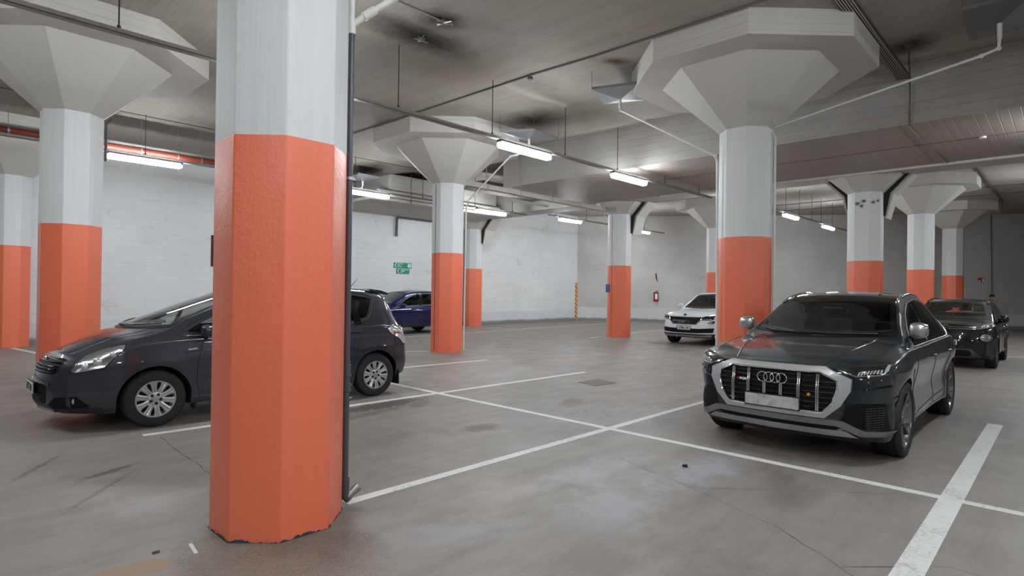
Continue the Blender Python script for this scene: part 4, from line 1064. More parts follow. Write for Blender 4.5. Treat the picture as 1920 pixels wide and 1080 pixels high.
def wheel_obj(R, wd, rim, builder):
    bm = B(); h = wd / 2; pr_ = []
    # tyre: outer face looks to -y
    pr_ = [(rim * .97, -h * .80), (rim + .008, -h * .93), (rim + (R - rim) * .35, -h * 1.0), (R - .045, -h * .99), (R - .018, -h * .93), (R - .006, -h * .82)]
    for k in range(4):
        g = -h * .62 + k * h * .41; pr_ += [(R, g - h * .12), (R, g), (R - .009, g + .003), (R - .009, g + .012), (R, g + .015)]
    pr_ += [(R - .006, h * .86), (R - .018, h * .93), (R - .045, h * .99), (rim + (R - rim) * .35, h), (rim, h * .85), (rim * .93, h * .7)]
    lathe(bm, pr_, 72, 'y'); bmesh.ops.recalc_face_normals(bm, faces=bm.faces[:])
    t = new_obj('wheel', bm, M['rubbermat'], None, True, 30)
    bm = B(); lathe(bm, [(rim * .985, -h * .82), (rim * 1.0, -h * .90), (rim * .96, -h * .90), (rim * .925, -h * .80), (rim * .90, -h * .2), (rim * .90, h * .7), (rim * .94, h * .72)], 64, 'y'); bmesh.ops.recalc_face_normals(bm, faces=bm.faces[:])
    new_obj('rim', bm, CM['alloydark'] if builder == 'audi' else CM['alloy'] if builder == 'cap' else CM['alloydark'], t, True, 40)
    if builder == 'cap':
        bm = B(); lathe(bm, [(.001, -h * .2), (rim * .93, -h * .2), (rim * .93, -h * .18)], 48, 'y'); new_obj('brake_disc', bm, M['black'], t)
        bm = B(); n = 10
        # five pairs of spokes joined to a broad centre
        for k in range(n):
            a = 2 * pi * (k + .5) / n; ca, sa = cos(a), sin(a)
            def T(r, w_): return [(r * ca - w_ * sa, r * sa + w_ * ca), (r * ca + w_ * sa, r * sa - w_ * ca)]
            st = [(rim * .34, .030, -h * .72), (rim * .52, .026, -h * .80), (rim * .75, .030, -h * .84), (rim * .955, .044, -h * .88)]
            prev = None
            for r, w_, y in st:
                (xa, za), (xb, zb) = T(r, w_); (xc, zc), (xd, zd) = T(r, w_ * .35)
                ring = [bm.verts.new((xa, y + .018, za)), bm.verts.new((xa * .998, y, za)), bm.verts.new((xc, y - .004, zc)), bm.verts.new((r * ca, y + .003, r * sa)), bm.verts.new((xd, y - .004, zd)), bm.verts.new((xb, y, zb)), bm.verts.new((xb, y + .018, zb))]
                if prev:
                    for j in range(6): bm.faces.new((prev[j], prev[j + 1], ring[j + 1], ring[j]))
                prev = ring
        bmesh.ops.recalc_face_normals(bm, faces=bm.faces[:])
        new_obj('spokes', bm, CM['alloy'], t, True, 30)
        bm = B(); lathe(bm, [(rim * .38, -h * .60), (rim * .38, -h * .73), (rim * .30, -h * .80), (rim * .16, -h * .83), (rim * .15, -h * .88), (.001, -h * .90)], 40, 'y'); lathe(bm, [(rim * .93, -h * .86), (rim * .95, -h * .92), (rim * 1.01, -h * .93), (rim * 1.03, -h * .88)], 60, 'y')
        bmesh.ops.recalc_face_normals(bm, faces=bm.faces[:]); new_obj('hubcap', bm, CM['alloy'], t, True, 40)
        for k in range(5):
            bm = B(); a = 2 * pi * k / 5 + .3; lathe(bm, [(.001, -h * .845), (.017, -h * .845), (.019, -h * .78)], 12, 'y', (rim * .255 * cos(a), 0, rim * .255 * sin(a)))
            new_obj('wheel_bolt', bm, M['black'], t)
        bm = B(); a_ = [(.022 * cos(2 * pi * k / 20), -h * .915, .015 * sin(2 * pi * k / 20)) for k in range(20)]; tube(bm, a_, .0022, 5, closed=True)
        a_ = [(.009 * cos(2 * pi * k / 20), -h * .915, .015 * sin(2 * pi * k / 20)) for k in range(20)]; tube(bm, a_, .002, 5, closed=True); new_obj('cap_emblem', bm, CM['chrome'], t)
    else:
        bm = B(); lathe(bm, [(.001, h * .05), (rim * .80, h * .05), (rim * .80, h * .12)], 48, 'y'); lathe(bm, [(.001, -h * .15), (rim * .38, -h * .15), (rim * .40, h * .05)], 32, 'y'); new_obj('brake_disc', bm, CM['disc'], t, True, 30)
        bm = B(); box(bm, -rim * .82, -rim * .45, -h * .08, h * .3, -rim * .32, rim * .32, .02); new_obj('brake_caliper', bm, CM['red'] if builder == 'audi_' else CM['disc'], t)
        n = 5 if builder in ('audi', 'five') else 7
        bm = B()
        for k in range(n):
            a0 = 2 * pi * k / n
            for s in (-1, 1):
                st = [(rim * .16, a0 + s * .16, .030, -h * .62), (rim * .45, a0 + s * .10, .020, -h * .70), (rim * .72, a0 + s * .17, .018, -h * .76), (rim * .96, a0 + s * .235, .026, -h * .86)]
                prev = None
                for r, a, w_, y in st:
                    ca, sa = cos(a), sin(a); cx, cz = r * ca, r * sa; tx, tz = -sa * w_, ca * w_
                    ring = [bm.verts.new((cx + tx, y + .045, cz + tz)), bm.verts.new((cx + tx, y + .004, cz + tz)), bm.verts.new((cx + tx * .7, y, cz + tz * .7)), bm.verts.new((cx - tx * .7, y, cz - tz * .7)), bm.verts.new((cx - tx, y + .004, cz - tz)), bm.verts.new((cx - tx, y + .045, cz - tz))]
                    if prev:
                        for j in range(5):
                            f = bm.faces.new((prev[j], prev[j + 1], ring[j + 1], ring[j])); f.material_index = 1 if j == 2 else 0
                    prev = ring
        bmesh.ops.recalc_face_normals(bm, faces=bm.faces[:])
        new_obj('spokes', bm, [CM['alloydark'], CM['alloy_face']], t, True, 30)
        bm = B(); lathe(bm, [(rim * .22, -h * .45), (rim * .22, -h * .62), (rim * .17, -h * .68), (.032, -h * .66), (.030, -h * .70), (.001, -h * .71)], 32, 'y'); bmesh.ops.recalc_face_normals(bm, faces=bm.faces[:]); new_obj('centre_cap', bm, CM['alloydark'], t, True, 40)
    return t

def copy_part_mirror(): pass
def mirror_part(c, x, y, z, s, mat, size=(.13, .24, .17), side=-1):
    """door mirror; (x,y,z) is the housing centre"""
    sx, sy, sz = size; bm = B()
    bmesh.ops.create_uvsphere(bm, u_segments=28, v_segments=18, radius=1)
    for v in bm.verts:
        p = v.co; q = Vector([math.copysign(abs(k) ** .55, k) for k in p]); q.normalize() if False else None
        xx, yy, zz = q
        m_ = max(abs(xx), abs(yy), abs(zz), 1e-6); r = (abs(xx) ** 3.2 + abs(yy) ** 3.2 + abs(zz) ** 3.2) ** (1 / 3.2); q = q / r
        v.co = Vector((q.x * sx / 2 * (1.0 if q.x < 0 else .55), q.y * sy / 2, q.z * sz / 2 * (1 - .18 * max(0, q.y * side))))
    hsg = new_obj('door_mirror', bm, mat, c.root, True, 60); hsg.location = (x, y, z)
    bm = B(); box(bm, sx * .262, sx * .285, -sy * .42, sy * .42, -sz * .38, sz * .38, .01); new_obj('mirror_glass', bm, CM['chrome'], hsg)
    bm = B(); tube(bm, [(0, -side * sy * .3, -sz * .42), (.02, -side * (sy * .62), -sz * .60), (.03, -side * (sy * .95), -sz * .62)], [.03, .026, .03], 10); new_obj('mirror_arm', bm, M['black'], hsg, True, 50)
    return hsg
def handle(c, x, z, side, mat, L=.20):
    loc, d, nrm = c.hit('y', x, z, side); out = -d; bm = B()
    n = 9; pts = []; rs = []
    for k in range(n):
        t = k / (n - 1); pts.append(Vector((x - L / 2 + L * t, loc.y, z)) + out * (.012 + .028 * sin(pi * t) ** .5)); rs.append(.010 + .005 * sin(pi * t))
    tube(bm, pts, rs, 10); return new_obj('door_handle', bm, mat, c.root, True, 60)
def interior(c, S, seatm, x0, x1, wheel_y=-.38, dashx=None, zb=.9, heads=True, zseat=.62):
    dashx = dashx or x0
    bm = B(); prism(bm, [(x0 - .15, .45), (x0 - .15, zb - .06), (x0 + .05, zb), (x0 + .32, zb - .01), (x0 + .45, zb - .12), (x0 + .45, .45)], -.70, .70, 'y', .01); new_obj('dashboard', bm, CM['dash'], c.root, False)
    bm = B(); box(bm, x0 + .3, x1, -.72, .72, .30, .38); new_obj('cabin_floor', bm, CM['dash'], c.root)
    for x, ys in ((x0 + .95, (-.38, .38)), (x0 + 1.85, (-.42, 0, .42))):
        if x > x1 - .3: continue
        for y in ys:
            bm = B(); box(bm, x - .25, x + .28, -.24 + y, .24 + y, .38, zseat, .05)
            vs = box(bm, x + .18, x + .33, -.24 + y, .24 + y, zseat - .05, zseat + .55, .05)
            if heads: box(bm, x + .27, x + .36, -.13 + y, .13 + y, zseat + .60, zseat + .78, .035)
            for v in bm.verts:
                if v.co.z > zseat: v.co.x += (v.co.z - zseat) * .28
            new_obj('seat', bm, seatm, c.root, True, 40)
    bm = B(); cx, cy, cz = x0 + .55, wheel_y, zb + .01; pts = []
    for k in range(28):
        a = 2 * pi * k / 28; pts.append((cx + .19 * sin(a) * .4, cy + .19 * cos(a), cz + .19 * sin(a) * .92))
    tube(bm, pts, .014, 8, closed=True)
    for a in (0, pi, -pi / 2): tube(bm, [(cx - .02, cy, cz), (cx + .17 * sin(a) * .4, cy + .17 * cos(a), cz + .17 * sin(a) * .92)], [.035, .014], 8)
    new_obj('steering_wheel', bm, CM['dash'], c.root, True, 50)
def rail(c, pts, side, mat, r=.014, lift=.045):
    P = []; n = len(pts)
    for i, (x, y) in enumerate(pts):
        loc, d, nrm = c.hit('z', x, y * side); P.append(loc + Vector((0, 0, lift if 0 < i < n - 1 else .005)))
    Q = P
    for _ in range(3):
        N_ = [Q[0]]
        for i in range(len(Q) - 1): N_ += [Q[i].lerp(Q[i + 1], .25), Q[i].lerp(Q[i + 1], .75)]
        Q = N_ + [Q[-1]]
    bm = B(); tube(bm, Q, r, 8); return new_obj('roof_rail', bm, mat, c.root, True, 60)
def arch_trim(c, i, side, mat, w_=.055, off=.008, name='wheel_arch_trim', a0=.02, depth=.03):
    S = c.S; R = S['arch']; xc = S['xw'][i]; zw = S['zw']; A = []; n = 40
    bm = B(); rows = []
    for j, rad in enumerate((R - .006, R - .006, R + w_ * .5, R + w_, R + w_)):
        row = []
        for k in range(n + 1):
            a = a0 + (pi - 2 * a0) * k / n; u, v = xc - rad * cos(a), zw + rad * sin(a); v = max(v, .19)
            loc, d, nrm = c.hit('y', u, max(v, .2), side)
            if (v - zw) ** 2 + (u - xc) ** 2 < (R + .012) ** 2:
                y = side * c.yside(u, v + .01)
                p = c.hit('y', xc - (R + .02) * cos(a), max(.2, zw + (R + .02) * sin(a)), side)[0].y; loc = Vector((u, p, v))
            o_ = off if j in (1, 2, 3) else -depth if j == 0 else -.004
            row.append(bm.verts.new(Vector((u, loc.y, v)) - d * o_))
        rows.append(row)
    for P, Q in zip(rows, rows[1:]):
        for k in range(n): bm.faces.new((P[k], P[k + 1], Q[k + 1], Q[k]))
    bmesh.ops.recalc_face_normals(bm, faces=bm.faces[:])
    return new_obj(name, bm, mat, c.root, True, 40)
def ringpts(cx, cz, r, n=40): return [(cx + r * cos(2 * pi * k / n), cz + r * sin(2 * pi * k / n)) for k in range(n)]
def badge_ring(c, cy, cz, r, tr, mat, x, n=40):
    bm = B(); tube(bm, [(x, cy + r * cos(2 * pi * k / n), cz + r * sin(2 * pi * k / n)) for k in range(n)], tr, 8, closed=True); return bm
def mir(poly): return [(-u, v) for u, v in poly][::-1]

# ------------------------------------------------------------------ large dark grey SUV (front towards -x)
SA = dict(L=4.99, xcowl=1.45, cowl=.10, nose_r=.07,
    W=[(0, .80), (.10, .865), (.25, .925), (.45, .965), (.8, .980), (1.2, .985), (2.5, .975), (3.9, .995), (4.5, .975), (4.99, .90)],
    zs=[(0, .87), (.3, .935), (.8, 1.0), (1.3, 1.045), (2.2, 1.045), (3.2, 1.06), (4.0, 1.075), (4.6, 1.06), (4.99, 1.0)],
    zt=[(0, .925), (.12, .975), (.45, 1.05), (.9, 1.105), (1.35, 1.145), (1.45, 1.165), (1.9, 1.40), (2.3, 1.585), (2.6, 1.655), (3.0, 1.685), (3.4, 1.675), (3.8, 1.62), (4.2, 1.50), (4.6, 1.28), (4.85, 1.12), (4.99, 1.05)],
    zl=[(0, .25), (.3, .215), (.6, .22), (1.6, .29), (3.4, .29), (4.5, .30), (4.99, .40)],
    yr=[(0, .70), (.6, .80), (1.35, .86), (1.9, .735), (2.4, .655), (3.2, .635), (4.0, .625), (4.6, .68), (4.99, .75)],
    rr=[(0, .55), (1.3, .55), (1.6, .84), (2.4, .94), (4.0, .92), (4.8, .6), (4.99, .5)],
    pp=[(0, 2.2), (1.35, 2.4), (2.0, 2.2), (3, 2.1), (4.99, 2.2)],
    tuck=[(.2, -.075), (.32, -.03), (.45, -.028), (.60, -.045), (.75, -.02), (.88, 0), (.96, -.012), (1.02, -.030), (1.1, -.055)],
    arch=.425, xw=(.95, 3.95), zw=.375, sweep=(.26, .30), sweep_p=2.6, lf=.75,
    leanf=[(.2, .10), (.34, .0), (.5, -.02), (.86, .01), (1.0, .06), (1.2, .10)], leanr=[(.3, .1), (.55, 0), (.9, .03), (1.1, .1), (1.3, .1)], flare=.018, blister=.022, shelf=.03, bulge=.02)
a = Car('suv', (6.13, 2.175, 0), 'dark grey metallic SUV with big silver framed octagonal grille parked at right', SA, CM['audi'], G_DARK)
pnt = CM['audi']
sideglass = round_poly([(1.62, 1.075), (1.80, 1.20), (2.15, 1.40), (2.55, 1.535), (3.0, 1.575), (3.5, 1.555), (3.95, 1.46), (4.22, 1.34), (4.12, 1.15), (3.9, 1.105), (2.8, 1.085)], 0.1, 3)
ws = round_poly([(-.79, 1.195), (-.71, 1.36), (-.615, 1.605), (-.3, 1.63), (0, 1.635), (.3, 1.63), (.615, 1.605), (.71, 1.36), (.79, 1.195), (.45, 1.165), (0, 1.155), (-.45, 1.165)], 0.05, 3)
rw = [(-.62, 1.20), (-.52, 1.52), (.52, 1.52), (.62, 1.20)]
fr = inset(ws, .045)
for s in (-1, 1):
    o = a.panel('side_window', round_poly(sideglass, .04), 'y', G_DARK, .003, .004, side=s)
    a.band('window_seal', inset(sideglass, -.006), inset(sideglass, .030), 'y', CM['gloss_black'], .004, .006, s, parent=o)
    a.line('window_chrome', inset(sideglass, -.012), 'y', CM['satin'], .010, .004, s, parent=o, closed=True)
    a.panel('pillar_trim', [(2.62, 1.075), (2.72, 1.57), (2.82, 1.57), (2.74, 1.075)], 'y', CM['gloss_black'], .006, .012, side=s, parent=o)
    a.panel('pillar_trim', [(3.74, 1.09), (3.58, 1.56), (3.66, 1.56), (3.86, 1.10)], 'y', CM['gloss_black'], .006, .012, side=s, parent=o)
o = a.panel('windscreen', round_poly(ws, .04), 'x', G_DARK, .004, .004)
a.band('screen_border', inset(ws, -.005), inset(ws, .055), 'x', CM['gloss_black'], .005, .006, parent=o)
a.panel('rear_window', rw, 'X', G_DARK, .004, .01)
bm = B(); box(bm, 2.0, 2.06, -.12, .12, 1.42, 1.48, .02); new_obj('rear_view_mirror', bm, CM['dash'], a.root, True, 40)
# wipers
for p in ([(-.60, 1.19), (-.1, 1.17), (.10, 1.175)], [(.05, 1.165), (.50, 1.175), (.64, 1.20)]): a.line('wiper', p, 'x', M['black'], .009, .014)
# octagonal frame
G_out = [(-.455, .925), (.455, .925), (.68, .832), (.675, .72), (.60, .575), (.47, .452), (-.47, .452), (-.60, .575), (-.675, .72), (-.68, .832)]
G_in = [(-.425, .878), (.425, .878), (.562, .812), (.566, .728), (.530, .60), (.45, .502), (-.45, .502), (-.530, .60), (-.566, .728), (-.562, .812)]
g = a.band('grille_frame', G_out, G_in, 'x', CM['silver'], .022, .05, push=-.012)
a.panel('grille', inset(G_in, -.02), 'x', CM['mesh'], .002, .02)
a.line('grille_bezel', G_in, 'x', CM['chrome'], .009, .030, closed=True)
for z in (.545, .595, .645, .695, .745, .795, .845): a.line('grille_slat', [(-.50 - (.05 if .6 < z < .83 else 0), z), (.50 + (.05 if .6 < z < .83 else 0), z)], 'x', CM['gloss_black'], .0075, .014)
def vbar(y, z0, z1, kink=.75):
    loc = a.hit('x', y, .7)[0].x - .026; bm = B()
    for dy in (-.0085, .0085):
        pts = [(loc + .014, y + dy, z1), (loc + .004, y + dy, kink + .02), (loc - .012, y + dy, kink - .02), (loc - .008, y + dy, z0)] if kink else [(loc - .006, y + dy, z1), (loc - .008, y + dy, z0)]
        tube(bm, pts, .0078, 8)
    new_obj('grille_bar', bm, CM['chrome'], a.root, True, 50)
for y in (-.41, .41): vbar(y, .515, .868)
for y in (-.245, .245): vbar(y, .515 if y < 0 else .60, .868)
for y in (-.08, .08): vbar(y, .60, .738, 0)
for y in (.33, -.33): a.panel('sensor_cover', [(y - .06, .78), (y + .06, .78), (y + .06, .85), (y - .06, .85)], 'x', CM['gloss_black'], .012, .01)
bm = B(); rx = a.hit('x', 0, .7)[0].x - .045
for k in range(4):
    cy = -.093 + .062 * k; tube(bm, [(rx, cy + .049 * cos(2 * pi * q / 40), .795 + .049 * sin(2 * pi * q / 40)) for q in range(40)], .0052, 8, closed=True)
new_obj('four_ring_emblem', bm, CM['ring'], a.root, True, 60)
bx = a.hit('x', .32, .75)[0].x - .026
bm = B(); prism(bm, [(.378, .738), (.366, .760), (.345, .760), (.357, .738)], bx - .004, bx, 'x'); bd = new_obj('badge_marker', bm, CM['red'], a.root)
me = text_mesh('SQ8', .030, .002, .0012); me.materials.append(M['sign_white']); t = bpy.data.objects.new('badge_lettering', me); COL.objects.link(t); t.parent = a.root; t.rotation_euler = (pi / 2, 0, -pi / 2); t.location = (bx - .004, .306, .749); t.scale = (1.35, 1, 1)
pl = a.plate(.0, .560, 'x', None, False, .52, .112, .046, smudge=True)
bm = B(); lathe(bm, [(.001, 0), (.016, 0), (.016, .006)], 8, 'x'); st = new_obj('sticker', bm, CM['amber'], a.root); st.location = (a.hit('x', -.33, .66)[0].x - .024, -.335, .664)
# headlamps
for s in (1, -1):
    P = [(.527, .921), (.741, .950), (.924, .968), (.943, .785), (.697, .751), (.70, .855)]
    P = P if s > 0 else mir(P)
    o = a.panel('headlamp', P, 'x', CM['lampdark'], .010, .03)
    for k in range(8):
        y0 = .720 + .021 * k; zb_ = .870 + .0030 * k; q = [(y0, zb_), (y0 + .012, zb_ + .002), (y0 + .020, zb_ + .028), (y0 + .008, zb_ + .026)]; q = q if s > 0 else mir(q); a.panel('light_bar', q, 'x', CM['lens'], .016, .008, parent=o, cell=.02)
    q = [(.56, .905), (.71, .858), (.92, .880), (.92, .888), (.71, .867), (.58, .910)]; a.panel('light_strip', q if s > 0 else mir(q), 'x', CM['chrome'], .015, .008, parent=o)
    for cy, cz in ((.80, .80), (.88, .815)):
        l_, d_, n_ = a.hit('x', s * cy, cz); bm = B(); lathe(bm, [(.001, -.012), (.014, -.010), (.022, 0)], 16, 'x', (l_.x - .006, s * cy, cz)); new_obj('projector_lens', bm, CM['lampdark'], o, True, 50)
    q = [(.893, .897), (.915, .91), (.930, .960), (.908, .957)]; a.panel('light_corner', q if s > 0 else mir(q), 'x', CM['lens'], .016, .008, parent=o, cell=.02)
    q = [(.625, .618), (.638, .709), (.70, .730), (.94, .770), (.955, .66), (.935, .60), (.80, .615)]; a.panel('bumper_blade', q if s > 0 else mir(q), 'x', pnt, .024, .035)
    q = [(.60, .443), (.645, .589), (.738, .612), (.90, .600), (.935, .348), (.89, .345), (.745, .376)]; o = a.panel('air_intake', q if s > 0 else mir(q), 'x', CM['mesh'], .003, .012)
    for k in range(10):
        z = .365 + .022 * k; a.line('intake_fin', [(s * .78, z), (s * .895, z)], 'x', M['black'], .004, .009, parent=o)
    for k in range(5): a.line('intake_fin', [(s * (.79 + .024 * k), .345), (s * (.79 + .024 * k), .565)], 'x', M['black'], .003, .010, parent=o)
top = [(-.95, .340), (-.90, .338), (-.77, .358), (-.62, .435), (-.56, .442), (.56, .442), (.62, .435), (.77, .358), (.90, .338), (.95, .340)]
bot = [(-.95, .298), (-.88, .297), (-.735, .310), (-.60, .377), (-.55, .388), (.55, .388), (.60, .377), (.735, .310), (.88, .297), (.95, .298)]
a.panel('lower_blade', bot + top[::-1], 'x', CM['midsilver'], .026, .05)
a.panel('lower_intake', [(-.56, .345), (.56, .345), (.60, .382), (-.60, .382)], 'x', CM['mesh'], .010, .02)
a.panel('skid_plate', [(-.60, .290), (.60, .290), (.73, .285), (.64, .345), (-.64, .345), (-.73, .285)], 'x', CM['satin'], .016, .04)
# bonnet shut lines and power creases
for s in (-1, 1):
    a.line('bonnet_seam', [(.30, .75 * s), (.55, .80 * s), (.9, .83 * s), (1.3, .835 * s)], 'z', CM['seam'], .004, -.001)
    a.line('bonnet_crease', [(.10, .42 * s), (.6, .535 * s), (1.0, .58 * s), (1.38, .607 * s)], 'z', pnt, .012, -.006, seg=10)
    # body side
    for pts in ([(1.55, 1.02), (1.50, .85), (1.46, .55), (1.50, .34)], [(2.70, 1.05), (2.70, .7), (2.68, .34)], [(3.80, 1.06), (3.66, .85), (3.44, .66), (3.42, .34)]): a.line('door_seam', pts, 'y', CM['seam'], .0045, -.001, s)
    a.line('sill_crease', [(1.45, .36), (2.5, .40), (3.4, .42)], 'y', CM['darksilver'], .012, 0, s)
    a.panel('sill_trim', [(1.42, .285), (3.47, .285), (3.45, .335), (1.44, .325)], 'y', CM['darksilver'], .012, .02, side=s)
    for x in (2.50, 3.50): handle(a, x, .93, s, pnt, .22)
    mm = mirror_part(a, 1.72, s * .955, 1.25, 1, CM['satin'], (.20, .18, .18), s)
    rail(a, [(2.2, .655), (2.32, .64), (2.9, .625), (3.6, .615), (3.95, .60)], s, CM['chrome'], .020, .020)
    for x in SA['xw']: a.wheel(x, s * .845, .385, .285, .285, 'audi', s)
a.panel('tail_lamp', [(-.93, .88), (.93, .88), (.93, .98), (-.93, .98)], 'X', CM['red'], .008, .02)
interior(a, SA, CM['seat'], 1.55, 4.0, -.38, None, 1.03, True, .70)
a.finish([('y', inset(sideglass, .015)), ('x', fr)])

# ------------------------------------------------------------------ slate grey compact MPV at left
SV = dict(L=4.72, xcowl=.95, cowl=.16, nose_r=.08,
    W=[(0, .64), (.10, .72), (.25, .79), (.45, .85), (.7, .88), (1.2, .89), (2.5, .885), (3.9, .895), (4.35, .87), (4.72, .78)],
    zs=[(0, .74), (.35, .86), (.9, .95), (1.4, .985), (2.4, 1.0), (3.4, 1.03), (4.1, 1.07), (4.5, 1.02), (4.72, .96)],
    zt=[(0, .84), (.2, .93), (.5, 1.02), (.8, 1.085), (.95, 1.12), (1.2, 1.24), (1.7, 1.46), (2.2, 1.605), (2.8, 1.665), (3.3, 1.675), (3.9, 1.65), (4.17, 1.625), (4.28, 1.57), (4.38, 1.46), (4.60, 1.14), (4.72, 1.0)],
    zl=[(0, .24), (.4, .20), (1.5, .22), (3.5, .22), (4.3, .24), (4.72, .32)],
    yr=[(0, .60), (.6, .70), (1.15, .77), (1.6, .74), (2.2, .665), (3.0, .63), (4.0, .60), (4.45, .60), (4.72, .68)],
    rr=[(0, .5), (1.1, .5), (1.4, .76), (2.2, .88), (4.3, .88), (4.72, .6)],
    pp=[(0, 2.2), (4.72, 2.2)],
    tuck=[(.2, -.06), (.30, -.02), (.45, -.005), (.60, -.012), (.74, .0), (.85, -.012), (.95, -.03), (1.1, -.055)],
    arch=.375, xw=(.99, 3.96), zw=.33, sweep=(.36, .20), sweep_p=2.3, lf=.85, lr=.8,
    leanf=[(.2, .05), (.35, -.02), (.6, .0), (.72, .05), (.85, .17), (1.1, .25)], leanr=[(.3, .03), (.5, -.02), (.75, .0), (1.0, .04), (1.3, .02), (1.6, .0)], flare=.016, shelf=.02, bulge=.02)
v = Car('hatchback', (1.06, 8.55, 0), 'slate grey family hatchback partly hidden behind the foreground column', SV, CM['verso'], G_CLEAR)
pnt = CM['verso']
sg = round_poly([(1.22, 1.045), (1.40, 1.185), (1.65, 1.30), (2.0, 1.43), (2.45, 1.535), (3.0, 1.575), (3.7, 1.565), (3.93, 1.53), (4.03, 1.49), (3.86, 1.17), (3.5, 1.105), (2.4, 1.06)], 0.08, 3)
wv = round_poly([(-.73, 1.135), (-.66, 1.32), (-.585, 1.53), (-.3, 1.59), (0, 1.60), (.3, 1.59), (.585, 1.53), (.66, 1.32), (.73, 1.135), (.4, 1.125), (0, 1.118), (-.4, 1.125)], 0.05, 3)
for s in (-1, 1):
    o = v.panel('side_window', round_poly(sg, .04), 'y', G_MID, .003, .004, side=s)
    v.band('window_seal', inset(sg, -.008), inset(sg, .032), 'y', M['black'], .004, .006, s, parent=o)
    v.line('window_trim', [p for p in inset(sg, -.012)], 'y', CM['verso'], .006, .004, s, parent=o, closed=True)
    for P in ([(1.62, 1.05), (1.72, 1.32), (1.77, 1.335), (1.69, 1.05)], [(2.72, 1.05), (2.76, 1.55), (2.88, 1.56), (2.86, 1.06)], [(3.62, 1.09), (3.56, 1.56), (3.66, 1.56), (3.74, 1.10)]): v.panel('pillar_trim', P, 'y', CM['gloss_black'], .006, .012, side=s, parent=o)
o = v.panel('windscreen', round_poly(wv, .04), 'x', G_CLEAR, .004, .004)
v.band('screen_border', inset(wv, -.004), inset(wv, .05), 'x', M['black'], .005, .006, parent=o)
rwv = [(-.60, 1.12), (-.55, 1.52), (.55, 1.52), (.60, 1.12)]
v.panel('rear_window', round_poly(rwv, .05), 'X', G_DARK, .004, .01)
for P in ([(-.60, 1.165), (-.3, 1.14), (.1, 1.135)], [(.0, 1.14), (.3, 1.15), (.55, 1.18)]): v.line('wiper', P, 'x', M['black'], .010, .022)
v.panel('upper_grille', [(-.47, .645), (.47, .645), (.515, .69), (.47, .79), (-.47, .79), (-.515, .69)], 'x', CM['mesh'], .006, .02)
for z in (.665, .695, .725, .76): v.line('grille_slat', [(-.48, z), (.48, z)], 'x', CM['gloss_black'], .009, .012)
v.line('grille_chrome', [(-.49, .796), (-.2, .808), (0, .810), (.2, .808), (.49, .796)], 'x', CM['chrome'], .009, .012)
bm = B(); ex = v.hit('x', 0, .78)[0].x - .02
for rx_, rz_ in ((.075, .05), (.028, .05), (.058, .018)): tube(bm, [(ex, rx_ * cos(2 * pi * k / 36), (.785 + (.0 if rz_ > .03 else .02)) + rz_ * sin(2 * pi * k / 36)) for k in range(36)], .006, 6, closed=True)
new_obj('oval_emblem', bm, CM['chrome'], v.root, True, 60)
v.panel('lower_grille', [(-.39, .32), (.39, .32), (.415, .36), (.39, .525), (-.39, .525), (-.415, .36)], 'x', CM['mesh'], .006, .02)
v.line('bumper_lip', [(-.50, .245), (0, .235), (.50, .245)], 'x', CM['verso'], .014, .004)
v.line('bumper_edge', [(-.46, .53), (0, .55), (.46, .53)], 'x', CM['verso'], .016, .004)
v.plate(0, .475, 'x', 'AYY-159', True, .44, .115, .03)
